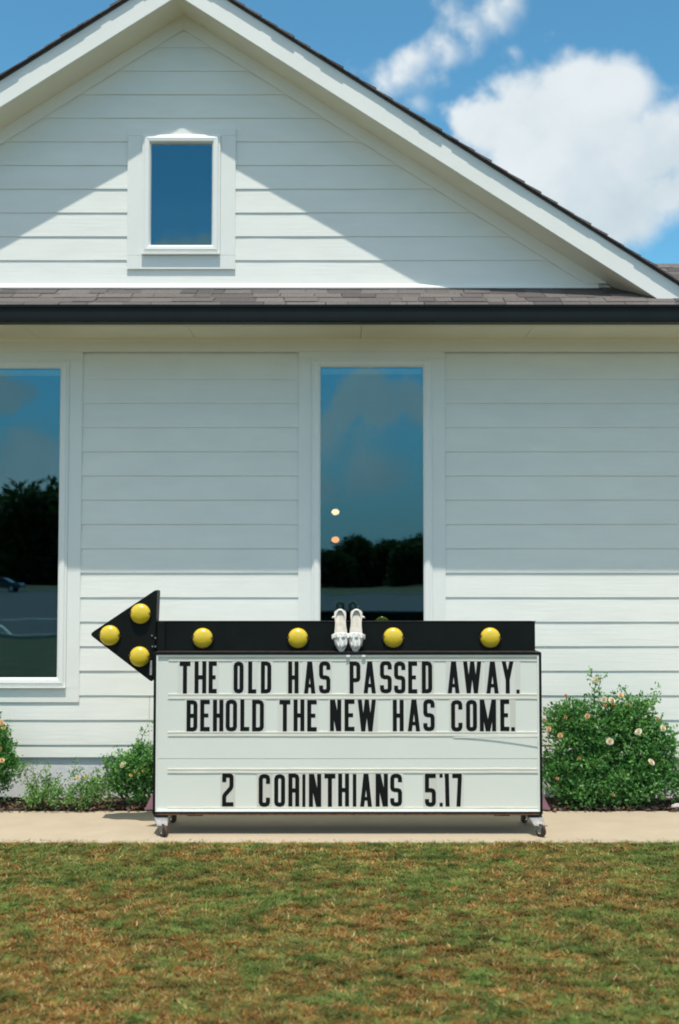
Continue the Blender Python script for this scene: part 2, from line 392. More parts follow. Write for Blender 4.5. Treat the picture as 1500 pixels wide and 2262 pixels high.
# ---- lawn blades, dense where the camera sees them
def lawn():
    n = 500000
    u = rng.random(n)
    Y = PATH_F+.05-(PATH_F+.05-3.95)*u**.85
    Xp = (rng.random(n)*2-1)*(0.292*Y+1.0)
    def vn(x, y, s, seed):   # smooth value noise
        r = np.random.default_rng(seed); g = r.random((96, 96)); a = x*s+40; b = y*s+30
        i = np.floor(a).astype(int) % 95; j = np.floor(b).astype(int) % 95; fx = a-np.floor(a); fy = b-np.floor(b)
        fx = fx*fx*(3-2*fx); fy = fy*fy*(3-2*fy)
        return (g[i, j]*(1-fx)+g[i+1, j]*fx)*(1-fy)+(g[i, j+1]*(1-fx)+g[i+1, j+1]*fx)*fy
    p = .20*vn(Xp, Y*1.3, 1.6, 21)+.22*vn(Xp, Y*1.4, 5, 2)+.24*vn(Xp, Y*1.2, 13, 3)+.40*vn(Xp, Y, 27, 8)-.06     # dryness patches
    q = .5*vn(Xp, Y, 12, 4)+.5*vn(Xp, Y, 38, 14); tuft = .5*vn(Xp, Y*1.2, 20, 5)+.5*vn(Xp, Y, 46, 9); lum = .26+.80*vn(Xp, Y, 24, 6)+.45*vn(Xp, Y, 9, 7)
    edge = np.clip((Y-(PATH_F-.09))/.12, 0, 1)
    keep = ~((Y > PATH_F-.01) & (rng.random(n) > .35+.4*tuft)) 
    h = (.005+.026*tuft+.008*rng.random(n))*(1-.25*edge)
    lay = .012+rng.random(n)**.8*.046; az = rng.random(n)*2*PI
    w = .0017+.0020*rng.random(n)
    # rarely a long straw stem lying on top
    stem = rng.random(n) < .0016; lay = np.where(stem, .08, lay); 
    dx = np.cos(az); dy = np.sin(az)
    px = -dy; py = dx
    z0 = np.full(n, -.014)
    base = np.stack([Xp, Y, z0], 1)
    side = np.stack([px*w, py*w, 0*w], 1)
    midp = base+np.stack([dx*lay*.35, dy*lay*.35, h*.62], 1)
    tip = base+np.stack([dx*lay, dy*lay, h], 1)
    V = np.stack([base-side, base+side, midp-side*.8, midp+side*.8, tip], 1)[keep]
    n2 = V.shape[0]
    dry = np.clip((p-.46)*3.6+.45+(5.8-Y)*.09+rng.normal(0, .16, n), 0, 1)[:, None]
    g1 = np.array([.042, .095, .020]); g2 = np.array([.21, .27, .085]); b1 = np.array([.28, .175, .055]); b2 = np.array([.23, .085, .025]); tan = np.array([.44, .37, .20])
    q_ = q[:, None]; green = g1*(1-q_)+g2*q_
    rr = rng.random(n)[:, None]; brown = np.where(rr < .50, b1, np.where(rr < .84, b2, tan))
    pick = (rng.random(n)[:, None] < dry*.86)
    col = np.where(pick, brown, green)*(.8+.4*rng.random(n)[:, None])*lum[:, None]*np.array([1.20, 1.14, 1.05])
    col = np.where(stem[:, None], tan*1.2, col)[keep]
    C = np.ones((n2, 5, 4), np.float32); C[:, :, :3] = col[:, None, :]
    me = bpy.data.meshes.new('lawn_grass')
    me.vertices.add(n2*5); me.vertices.foreach_set('co', V.astype(np.float32).ravel())
    k = np.arange(n2)*5
    loops = np.stack([k, k+1, k+3, k+2, k+2, k+3, k+4], 1).ravel().astype(np.int32)
    me.loops.add(len(loops)); me.loops.foreach_set('vertex_index', loops)
    me.polygons.add(n2*2)
    ls = np.stack([np.arange(n2)*7, np.arange(n2)*7+4], 1).ravel().astype(np.int32)
    me.polygons.foreach_set('loop_start', ls)
    try: me.polygons.foreach_set('loop_total', np.tile([4, 3], n2).astype(np.int32))
    except Exception: pass
    me.update(calc_edges=True)
    a = me.color_attributes.new('Col', 'FLOAT_COLOR', 'POINT'); a.data.foreach_set('color', C.ravel())
    me.materials.append(M['grass'])
    o = bpy.data.objects.new('lawn_grass', me); link(o); o['kind'] = 'stuff'
    o['label'] = 'short dry lawn, green with brown and straw patches, in front of the path'; o['category'] = 'grass'
lawn()

# ---- mulch chips
def scatter_chips(n, x0, x1, name, label, size, cols, zs):
    mb = MB(); C = []
    for k in range(n):
        x = random.uniform(x0, x1); y = random.uniform(PATH_B+.01, WALL-.02)
        if random.random() < .04: y = PATH_B-random.random()*.05
        z = zs+random.random()*.02; a = random.random()*PI; l = size*random.uniform(.5, 1.3); w = l*random.uniform(.25, .6)
        ca, sa = math.cos(a), math.sin(a); t = random.uniform(-.5, .5)*l; t2 = random.uniform(-.4, .4)*w; th = .004
        v = []
        for sx, sy in ((-1, -1), (1, -1), (1, 1), (-1, 1)):
            v.append((x+ca*sx*l/2-sa*sy*w/2, y+sa*sx*l/2+ca*sy*w/2, z+t*sx/2+t2*sy/2+.006))
        v += [(p[0], p[1], p[2]-th) for p in v]
        mb.add(v, [(0, 1, 2, 3), (0, 4, 5, 1), (1, 5, 6, 2), (2, 6, 7, 3), (3, 7, 4, 0)])
        c = random.choice(cols); s = random.uniform(.6, 1.3); C += [(c[0]*s, c[1]*s, c[2]*s, 1)]*8
    o = mb.build(name, M['chip'], kind='stuff', colors=C); o['label'] = label; o['category'] = 'mulch'
scatter_chips(6500, -3.4, 3.2, 'bark_mulch', 'dark brown bark chips spread over the bed along the wall', .035,
              [(.09, .055, .035), (.05, .03, .02), (.14, .085, .055), (.12, .10, .085)], .0)
def dry_leaves():
    mb = MB(); C = []
    for k in range(150):
        x = random.choice([random.uniform(-2.6, -1.35), random.uniform(-2.6, 3)]); y = random.uniform(PATH_B+.0, PATH_B+.16)
        if random.random() < .10: y = PATH_B-random.random()*.06
        z = .012+random.random()*.02; a = random.random()*2*PI; l = random.uniform(.025, .055); w = l*.4
        d = Vector((math.cos(a), math.sin(a), random.uniform(-.2, .5))); s = Vector((-math.sin(a), math.cos(a), 0))
        p = Vector((x, y, z)); c1 = Vector((0, 0, w*random.uniform(.2, .9)))
        v = [p-d*l/2, p+s*w/2+c1, p+d*l/2, p-s*w/2+c1, p-c1*.1]
        mb.add(v, [(0, 1, 4), (1, 2, 4), (2, 3, 4), (3, 0, 4)])
        c = random.choice([(.34, .15, .07), (.26, .10, .045), (.36, .22, .12), (.18, .09, .06)]); C += [(*c, 1)]*5
    o = mb.build('fallen_leaves', M['chip'], kind='stuff', colors=C); o['label'] = 'curled orange brown dead leaves along the front of the bed'; o['category'] = 'leaves'
dry_leaves()

# ================================================================== HOUSE
house = thing('white_house', 'white clapboard building with a steep front gable, black gutter and tall dark windows', 'building', (0, WALL, 0))
GX = X(406, WALL, 67)
XL, XR = -5.2, 5.4
win_px = [dict(gx0=-98, gx1=130.5, gy0=815, gy1=1496), dict(gx0=708, gx1=935, gy0=812, gy1=1496)]
wins = []
for w in win_px:
    x0 = (w['gx0']-750)/FPX*WALL; x1 = (w['gx1']-750)/FPX*WALL
    wins.append((x0, x1, Z(w['gy1'], WALL), Z(w['gy0'], WALL)))
gw = (X(335, WALL, 430), X(468.5, WALL, 430), Z(543, WALL), Z(321, WALL))
RING = .066
# ---- clapboards
z_top = Z(838.5, WALL); z_bot = Z(1644.6, WALL); E = (z_top-z_bot)/15
def board(x0, x1, zb, e, name='siding_board', shift=0, slopeL=None, slopeR=None):
    prof = [(8.8005, zb), (8.8075, zb+e), (8.8075, zb+e+.012), (8.8135, zb+e+.012), (8.8068, zb), (8.8068, zb-.0001)]
    prof = [(8.8005, zb), (8.8075, zb+e), (8.8078, zb+e+.010), (8.8138, zb+e+.010), (8.8066, zb)]
    n = max(2, int((x1-x0)/.3)); mb = MB()
    v = []; f = []; m = len(prof)
    for i in range(n+1):
        t = i/n; jy, jz = rng.normal(0, .0005), rng.normal(0, .0006)
        for y, z in prof:
            a = x0+(slopeL*(z-zb) if slopeL else 0); b = x1-(slopeR*(z-zb) if slopeR else 0)
            k = 1 if z <= zb+1e-6 else 0
            v.append((a+(b-a)*t, y+jy*k, z+jz*k))
    for i in range(n):
        for k in range(m): a = i*m+k; b = i*m+(k+1) % m; f.append((a, a+m, b+m, b))
    f.append(tuple(range(m))); f.append(tuple(reversed(range(n*m, (n+1)*m))))
    return fixnormals(mb.add(v, f).build(name, M['siding'], house))
zb_first = Z(1672.3, WALL)
rows = [(zb_first, z_bot-zb_first)]+[(z_bot+k*E, E) for k in range(0, 16)]
wz0 = wins[1][2]-RING; wz1 = wins[1][3]+RING
for zb, e in rows:
    if zb+e < wz0+.02: 
        for a, b in ((XL, -1.4), (-1.4+.003, 1.9), (1.9+.003, XR)): board(a, b, zb, e)
    else:
        board(XL, wins[0][0]-RING, zb, e)
        board(wins[0][1]+RING, wins[1][0]-RING, zb, e)
        board(wins[1][1]+RING, XR, zb, e)
# under-window strip where a course is cut by the opening is covered by the lower casing
z_fr_bot = Z(778, WALL)
SOF = Z(711, 8.2)-.004
# sheathing around the openings
mb = MB(); y0, y1 = 8.816, 8.95; zw = zb_first+.004
mb.box(XL, wins[0][0]-.04, y0, y1, zw, SOF+.3); mb.box(wins[0][1]+.04, wins[1][0]-.04, y0, y1, zw, SOF+.3); mb.box(wins[1][1]+.04, XR, y0, y1, zw, SOF+.3)
for w in wins: mb.box(w[0]-.04, w[1]+.04, y0, y1, zw, w[2]-.03); mb.box(w[0]-.04, w[1]+.04, y0, y1, w[3]+.03, SOF+.3)
mb.build('wall', M['siding'], house)
structure  # (foundation and the rest are parts of the building)
MB().box(XL, XR, 8.821, 9.0, -.15, zb_first-.0).build('foundation', M['foundation'], house)
MB().box(XL, XR, 8.790, 8.800, z_fr_bot, SOF).build('frieze_board', M['trim'], house)
# room behind the glass
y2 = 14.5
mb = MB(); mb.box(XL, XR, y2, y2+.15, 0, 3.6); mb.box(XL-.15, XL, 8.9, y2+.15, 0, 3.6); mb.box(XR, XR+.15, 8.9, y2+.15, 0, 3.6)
mb.build('interior_wall', M['unlit_room'], house)
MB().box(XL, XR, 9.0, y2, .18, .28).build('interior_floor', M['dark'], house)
MB().box(XL, XR, 8.951, y2, SOF+.05, SOF+.12).build('interior_ceiling', M['unlit_room'], house)
# ---- eave, gutter, soffit
GF = 8.20; g_top = Z(672.5, GF); g_bot = Z(710.5, GF)
prof = [(GF+.012, g_top-.006), (GF, g_top-.004), (GF, g_top-.018), (GF+.006, g_top-.026), (GF+.008, g_top-.045), (GF+.022, g_top-.066), (GF+.026, g_bot+.012), (GF+.020, g_bot),
        (GF+.105, g_bot), (GF+.105, g_top+.0), (GF+.100, g_top), (GF+.100, g_bot+.006), (GF+.030, g_bot+.006), (GF+.030, g_top-.066), (GF+.012, g_top-.040)]
prof[7] = (GF+.002, g_bot); prof[6] = (GF+.002, g_bot+.016); prof[5] = (GF+.014, g_bot+.024)
gp = [(GF, g_top), (GF, g_top-.016), (GF+.006, g_top-.020), (GF+.008, g_top-.05), (GF+.003, g_bot+.03), (GF+.003, g_bot+.006), (GF+.009, g_bot), (GF+.1, g_bot), (GF+.1, g_top+.004),
      (GF+.095, g_top+.004), (GF+.095, g_bot+.005), (GF+.012, g_bot+.005), (GF+.014, g_top-.05), (GF+.012, g_top-.004), (GF+.006, g_top)]
fixnormals(MB().extx(gp, [XL-.3, -1.9, .6, 3.0, XR+.3]).build('gutter', M['gutter'], house))
MB().box(XL-.25, XR+.25, GF+.103, GF+.125, g_bot-.002, g_top+.0).build('eave_fascia', M['trim'], house)
for a, b in ((XL, -2.235), (-2.235, -1.075), (-1.075, .155), (.155, 1.375), (1.375, 2.6), (2.6, XR)):
    MB().box(a+.002, b-.002, GF+.126, 8.815, SOF+.000, SOF+.012).build('soffit_panel', M['soffit'], house, bevel=.001)
MB().box(XL, XR, GF+.126, 8.815, SOF+.014, SOF+.02).build('soffit_backing', M['trim'], house)
fixnormals(MB().extx([(8.799, SOF-.0005), (8.778, SOF-.0005), (8.7895, SOF-.018), (8.7895, SOF-.0185)], [XL, XR]).build('crown_moulding', M['trim'], house))
# ---- lower roof strip
RY0 = GF+.085; RZ0 = Z(669, GF+.0)-.004
RZ1 = Z(637, WALL); SL = (RZ1-RZ0)/(WALL-RY0); ca = math.cos(math.atan(SL)); sa = math.sin(math.atan(SL))
roof_end = 9.62
lower = MB()
lower.extx([(RY0, RZ0-.012), (RY0, RZ0-.03), (WALL+.4, RZ0-.03+SL*(WALL+.4-RY0)), (WALL+.4, RZ0-.012+SL*(WALL+.4-RY0))], [XL-.3, XR+.3])
lower.extx([(WALL+.4, RZ0-.012+SL*(WALL+.4-RY0)), (WALL+.4, RZ0-.03+SL*(WALL+.4-RY0)), (roof_end, RZ0-.03+SL*(roof_end-RY0)), (y2, RZ0-.5), (y2, RZ0-.45), (roof_end, RZ0-.012+SL*(roof_end-RY0))], [1.85, XR+.3])
roof = fixnormals(lower.build('roof', M['roof_far'], house))
shmesh = {}
def shingle(xc, s, wdt, thick, lift, X0=None):
    """one tab; s = distance up the slope to its lower edge"""
    key = (round(wdt, 2), thick)
    if key not in shmesh:
        L = .19
        me = MB().box(-wdt/2, wdt/2, 0, L, 0, thick)
        me.v = [(x+random.uniform(-.003, .003)*(y == 0), y+(random.uniform(-.002, .002) if y == 0 else 0), z if y == 0 else z*.35) for x, y, z in me.v]
        d = bpy.data.meshes.new('shingle'); d.from_pydata(me.v, [], me.f); d.materials.append(M['shingle']); shmesh[key] = d
    o = bpy.data.objects.new('shingle', shmesh[key]); link(o, roof)
    pos = Vector((xc, RY0-.012+s*ca, RZ0-.010+s*sa))+Vector((0, -sa, ca))*lift
    o.location = pos-WLOC[roof.name]; o.rotation_euler = (math.atan(SL), 0, 0); return o
EXPO = .135
for c in range(11):
    s = c*EXPO; y = RY0+s*ca
    xa, xb = (-2.95, 2.9) if y < WALL-.02 else (1.95, 2.95)
    if y > roof_end-.05: break
    x = xa+random.uniform(-.2, 0)
    while x < xb:
        wd = random.choice([.12, .16, .2, .25, .30]); double = random.random() < .5
        shingle(x+wd/2, s, wd-.004, .008 if double else .0045, .0035+(c % 2)*.0006); x += wd
# rest of the strip outside the picture
far = MB()
for c in range(9):
    s = c*EXPO; y = RY0+s*ca; z = RZ0+s*sa
    for a, b in (((XL-.3, -3.2), (3.0, XR+.3)) if y < WALL-.02 else ((3.0, XR+.3),)):
        far.extx([(y-.01, z-.004), (y-.01, z+.006), (y+.18*ca, z+.18*sa+.001), (y+.18*ca, z+.18*sa-.004)], [a, b])
fixnormals(far.build('shingle_course', M['roof_far'], roof, kind='stuff'))
# ---- gable
S = .645; zsof = None
apx, apz = X(406, WALL, 67), Z(67, WALL)      # inner apex of the rake frieze
FA = 8.488                                       # fascia front
fx, fz = GX, Z(-10, FA)                         # lower edge apex of the fascia
FV = .196                                       # vertical height of the fascia
z_floor = Z(640, WALL)
sof_apz = fz                                    # soffit underside (level across the overhang)
gz0 = Z(628, WALL); GE = (Z(106, WALL)-gz0)/10
fr_lo = apz; 
def gx_half(z, apex=None): return ((apex if apex else sof_apz)-z)/S
hw_out = .02
for k in range(-1, 12):
    zb = gz0+k*GE; e = GE
    if k == -1: zb = gz0-.02; e = .02; continue
    half = gx_half(zb, apz)+.03
    half_top = half-(e+.010)/S
    if half < .08: continue
    sl = 1/S if half_top > .005 else (half-.004)/(e+.010)
    a, b = GX-half, GX+half
    if zb+e > gw[2]-.04 and zb < gw[3]-.002:
        board(a, gw[0]-.05, zb, e, slopeL=sl); board(gw[1]+.05, b, zb, e, slopeR=sl)
    else: board(a, b, zb, e, slopeL=sl, slopeR=sl)
# white sloped skirt flashing at the foot of the gable
zs = gz0+.001
fixnormals(MB().extx([(8.800, zs), (8.768, zs-.030), (8.768, zs-.040), (8.80, zs-.040)], [GX-gx_half(zs, apz)-.1, GX+gx_half(zs, apz)+.1]).build('skirt_board', M['frame'], house))
mb = MB(); zf = RZ1-.12
hb = gx_half(zf)
# gable sheathing pieces round the window
mb.prism([(GX-hb, zf), (gw[0]-.04, zf), (gw[0]-.04, sof_apz-(GX-gw[0]+.04)*S)], 8.816, 8.9)
mb.prism([(gw[1]+.04, zf), (GX+hb, zf), (gw[1]+.04, sof_apz-(gw[1]+.04-GX)*S)], 8.816, 8.9)
mb.box(gw[0]-.04, gw[1]+.04, 8.816, 8.9, zf, gw[2]-.03)
mb.prism([(gw[0]-.04, gw[3]+.03), (gw[1]+.04, gw[3]+.03), (gw[1]+.04, sof_apz-(gw[1]+.04-GX)*S), (GX, sof_apz), (gw[0]-.04, sof_apz-(GX-gw[0]+.04)*S)], 8.816, 8.9)
fixnormals(mb.build('gable_wall', M['siding'], house))
# dark attic box behind the gable window
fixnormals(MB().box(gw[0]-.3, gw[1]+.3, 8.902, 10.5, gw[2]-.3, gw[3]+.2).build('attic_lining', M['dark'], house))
zend = Z(662, FA)-.15
for sgn in (-1, 1):
    def P(z, apex): return GX+sgn*(apex-z)/S
    # frieze board along the rake
    q = [(P(zs, apz), zs), (GX, apz), (GX, sof_apz), (P(zs, sof_apz), zs)]
    fixnormals(MB().prism(q, 8.7935, 8.799 if sgn > 0 else 8.7991).build('rake_frieze_board', M['trim'], house, bevel=.0015))
    # soffit under the overhang
    t = .012
    q = [(GX, sof_apz), (GX, sof_apz+t), (P(zend, sof_apz+t), zend), (P(zend, sof_apz), zend)]
    fixnormals(MB().prism(q, FA+.021, 8.80).build('rake_soffit', M['soffit'], house))
    q = [(GX, fz), (GX, fz+FV), (P(zend, fz+FV), zend), (P(zend, fz), zend)]
    fixnormals(MB().prism(q, FA, FA+.02).build('rake_fascia', M['trim'], house, bevel=.0015))
    # roof slab
    q = [(GX, fz+FV+.0005), (GX, fz+FV+.016), (P(zend, fz+FV+.016), zend), (P(zend, fz+FV+.0005), zend)]
    fixnormals(MB().prism(q, FA-.012, 16).build('roof_deck', M['roof_far'], roof if False else house))
    # rake edge shingles, one butt per course
    L = (fz+FV-zend)/math.sin(math.atan(S)); cg = math.cos(math.atan(S)); sg = math.sin(math.atan(S)); nC = int(L/.142)+1
    for c in range(nC):
        s0 = c*.142; s1 = min(s0+.30, L)
        ov = random.uniform(.014, .026); lift = .017
        def Q(s, d): return (GX+sgn*(s*cg+d*sg), fz+FV+.0-s*sg+d*cg)
        th = random.choice([.008, .012, .014])
        # course butt at the downhill end: thick there, thin uphill
        a0, a1 = Q(max(s0-.02, 0), .0145), Q(s1-.14, .0145)
        q = [Q(s0-.05 if s0 else 0, .0142), Q(s0+.142, .0142), Q(s0+.142, .0142+th+.004), Q(s0-.05 if s0 else 0, .018)]
        o = fixnormals(MB().prism(q, FA-.012-ov, FA+.5).build('shingle', M['shingle'], roof))
    # rest of the gable roof courses behind
    fm = MB()
    for c in range(nC):
        s0 = c*.142
        q = [Q(max(s0-.05, 0), .0142), Q(s0+.142, .0142), Q(s0+.142, .026), Q(max(s0-.05, 0), .018)]
        fm.prism(q, FA+.5, 16)
    fixnormals(fm.build('shingle_course', M['roof_far'], roof, kind='stuff'))

# ---- windows
def window(w, lower=True, cas=.098, apron=.17):
    x0, x1, z0, z1 = w; o1, o2 = (0, 0) if lower else (.010, .018)
    fr = MB()
    prof = [(0, 8.800), (0, 8.789-o2), (.006, 8.786-o2), (.014, 8.785-o2), (.018, 8.777-o2), (.026, 8.774-o2), (.050, 8.777-o2), (.060, 8.783-o2*.7), (.066, 8.790), (.066, 8.800)]
    win = fixnormals(fr.ring(x0-RING, x1+RING, z0-RING, z1+RING, prof).build('window', M['frame'], house))
    MB().box(x0-.01, x1+.01, 8.792, 8.796, z0-.01, z1+.01).build('pane', M['glass'], win)
    gb = MB().ring(x0-.045, x1+.045, z0-.045, z1+.045, [(0, 8.801), (0, 8.816), (.034, 8.816), (.034, 8.801)]); fixnormals(gb.build('sash', M['frame'], win))
    ox0, ox1, oz0, oz1 = x0-RING, x1+RING, z0-RING, z1+RING
    y0, y1 = 8.7955-o1, 8.7998
    MB().box(ox0-cas, ox0-.001, y0, y1, oz0-.012, oz1+.0).build('casing_board', M['trim'], win, bevel=.0012)
    MB().box(ox1+.001, ox1+cas, y0, y1, oz0-.012, oz1+.0).build('casing_board', M['trim'], win, bevel=.0012)
    MB().box(ox0-cas, ox1+cas, y0-.0005, y1, oz0-.014-apron*.6, oz0-.014).build('casing_board', M['trim'], win, bevel=.0012)
    top = z_fr_bot if lower else oz1+.055
    MB().box(ox0-cas, ox1+cas, y0-.0003, y1, oz1+.001, top-.0005).build('casing_board', M['trim'], win, bevel=.0012)
    fixnormals(MB().extx([(8.801, oz0), (8.771-o2, oz0-.002), (8.771-o2, oz0-.010), (8.801, oz0-.012)], [ox0, ox1]).build('sill', M['frame'], win))
    return win
for i, w in enumerate(wins):
    wo = window(w)
    MB().box(w[0]+.005, w[1]-.005, 8.803, 8.83, w[3]-.050, w[3]-.010).build('roller_shade', M['white_in'], wo, bevel=.004)
wo = window(gw, lower=False, cas=.112)

# pendant lamps inside the room
def pendant(px, py, Y, label, m, r=.029):
    x, y, z = at(px, py, Y)
    t = thing('pendant_lamp', label, 'lamp', (x, y, z), 'pendant lamps inside the building')
    bulb = MB(); n = 10; v = []; f = []
    for i in range(7):
        a = PI*i/6-PI/2
        for k in range(n): v.append((x+r*1.25*math.cos(a)*math.cos(2*PI*k/n), y+r*1.25*math.cos(a)*math.sin(2*PI*k/n), z+r*math.sin(a)))
    for i in range(6):
        for k in range(n): f.append((i*n+k, i*n+(k+1) % n, (i+1)*n+(k+1) % n, (i+1)*n+k))
    bulb.add(v, f).build('globe', m, t, smooth=True)
    MB().tube([(x, y, z+r*.95), (x, y, SOF+.05)], .003, 5).build('cord', M['dark'], t)
    MB().tube([(x, y, z+r*.8), (x, y, z+r*1.7)], [.018, .012], 8).build('cap', M['steel'], t)
pendant(741, 1131, 10.9, 'lit cream pendant globe seen through the centre window, higher of the two', M['bulb'])
pendant(741, 1192, 12.4, 'lit orange pendant globe seen through the centre window, lower of the two', M['bulb2'], .033)

# ================================================================== SIGN
SF = 7.62
sx0, sx1 = X(338.5, SF, 1620), X(1197.5, SF, 1620); sz0, sz1 = Z(1799, SF), Z(1441, SF)
SB = SF+.36
sign = thing('marquee_sign', 'white letter board on casters topped by a black arrow with yellow bulbs pointing left', 'sign', ((sx0+sx1)/2, SF+.18, 0))
t = .016
mb = MB(); mb.ring(sx0, sx1, sz0, sz1, [(0, SB), (0, SF), (t, SF), (t, SF+.014), (t+.003, SF+.014), (t+.003, SB)])
fixnormals(mb.build('cabinet', M['black'], sign, bevel=.0015))
MB().box(sx0+t+.004, sx1-t-.004, SB-.03, SB-.01, sz0+t+.004, sz1-t-.004).build('back_panel', M['face'], sign)
fixnormals(MB().ring(sx0+t+.0005, sx1-t-.0005, sz0+t+.0005, sz1-t-.0005, [(0, SF+.0135), (0, SF+.002), (.011, SF+.004), (.011, SF+.0135)]).build('inner_trim', M['rail2'], sign))
ix0, ix1, iz0, iz1 = sx0+t+.004, sx1-t-.004, sz0+t+.003, sz1-t-.003
zseam = Z(1677, SF)
face = MB().box(ix0, ix1, SF+.014, SF+.018, zseam+.0012, iz1).build('face_panel', M['face'], sign, bevel=.001)
MB().box(ix0, ix1, SF+.0145, SF+.018, iz0, zseam-.0012).build('face_panel', M['face'], sign, bevel=.001)
# rusty lower lip
MB().box(sx0+.02, sx1-.02, SF-.002, SF+.003, sz0-.004, sz0+.004).build('lower_lip', M['rust'], sign)
# letter tracks
rx0, rx1 = X(373, SF), X(1186, SF)
def track(py_top, py_bot, bow=0, name='letter_track'):
    zt, zb = Z(py_top, SF), Z(py_bot, SF); n = 26; v = []; f = []
    mb = MB(); v = []; zc = (zt+zb)/2
    yb = SF+.0138
    for i in range(n+1):
        u = i/n; x = rx0+(rx1-rx0)*u; b = bow*max(0, (u-.62)/.38)**1.6; jz = rng.normal(0, .0005)
        for y, z in ((yb, zt), (yb-.0030, zt-.0008), (yb-.0036, zt-.006), (yb-.0022, zc), (yb-.0036, zb+.005), (yb-.0032, zb+.0006), (yb, zb)):
            v.append((x, y-b, z+jz))
    m = 7
    for i in range(n):
        for k in range(m): a = i*m+k; c = i*m+(k+1) % m; f.append((a, a+m, c+m, c))
    f.append(tuple(range(m))); f.append(tuple(reversed(range(n*m, (n+1)*m))))
    fixnormals(mb.add(v, f).build(name, M['rail'], sign, smooth=False))
for a, b, bow in ((1449, 1461, 0), (1532.5, 1545, 0), (1616.5, 1627.5, .0), (1698, 1709, 0), (1783.5, 1793, 0)): track(a, b, bow)
# loose clear strip under the second row, springing off the board at its right end
def loose_strip():
    za = Z(1627.8, SF); n = 20; v = []; f = []
    xa, xb = X(1000, SF), X(1186, SF)
    for i in range(n+1):
        u = i/n; x = xa+(xb-xa)*u; o = .0005+.0235*u**1.5
        y = SF+.0125-o
        for yy, z in ((y, za), (y-.0015, za), (y-.0015, za-.009), (y, za-.009)): v.append((x, yy, z+.010*u))
    for i in range(n):
        for k in range(4): a = i*4+k; c = i*4+(k+1) % 4; f.append((a, a+4, c+4, c))
    f += [(0, 1, 2, 3), (n*4+3, n*4+2, n*4+1, n*4)]
    fixnormals(MB().add(v, f).build('loose_strip', M['rail2'], sign))
loose_strip()
# glints of light on the top trim, modelled as small pale bars
for px in (769, 803):
    x = X(px, SF); MB().box(x-.012, x+.012, SF-.004, SF+.012, Z(1452, SF), Z(1447.5, SF)).build('clip', M['rail2'], sign, bevel=.002)

def chamf(pts, c, closed=False, which=None):
    out = []; n = len(pts)
    for i, p in enumerate(pts):
        if (not closed and i in (0, n-1)) or (which is not None and i not in which): out.append(p); continue
        a = Vector(pts[i-1]); b = Vector(p); d = Vector(pts[(i+1) % n])
        u = (a-b); v = (d-b); cc = min(c, u.length*.45, v.length*.45)
        u.normalize(); v.normalize()
        p0 = b+u*cc; p1 = b+v*cc; pm = b+(u+v)*cc*.29
        out += [tuple(p0), tuple(pm), tuple(p1)]
    return out
def stroke(pts, t, closed=False):
    P = [Vector(p) for p in pts]; n = len(P); L = []; R = []
    for i in range(n):
        a = P[i-1] if (i or closed) else None; b = P[(i+1) % n] if (i < n-1 or closed) else None
        d1 = (P[i]-a).normalized() if a is not None else None; d2 = (b-P[i]).normalized() if b is not None else None
        if d1 is None: d1 = d2
        if d2 is None: d2 = d1
        n1 = Vector((-d1.y, d1.x)); n2 = Vector((-d2.y, d2.x)); m = (n1+n2).normalized(); k = t/2/max(.35, m.dot(n1))
        L.append(P[i]+m*k); R.append(P[i]-m*k)
    q = []
    for i in range(n if closed else n-1):
        j = (i+1) % n; q.append([L[i], L[j], R[j], R[i]])
    return q
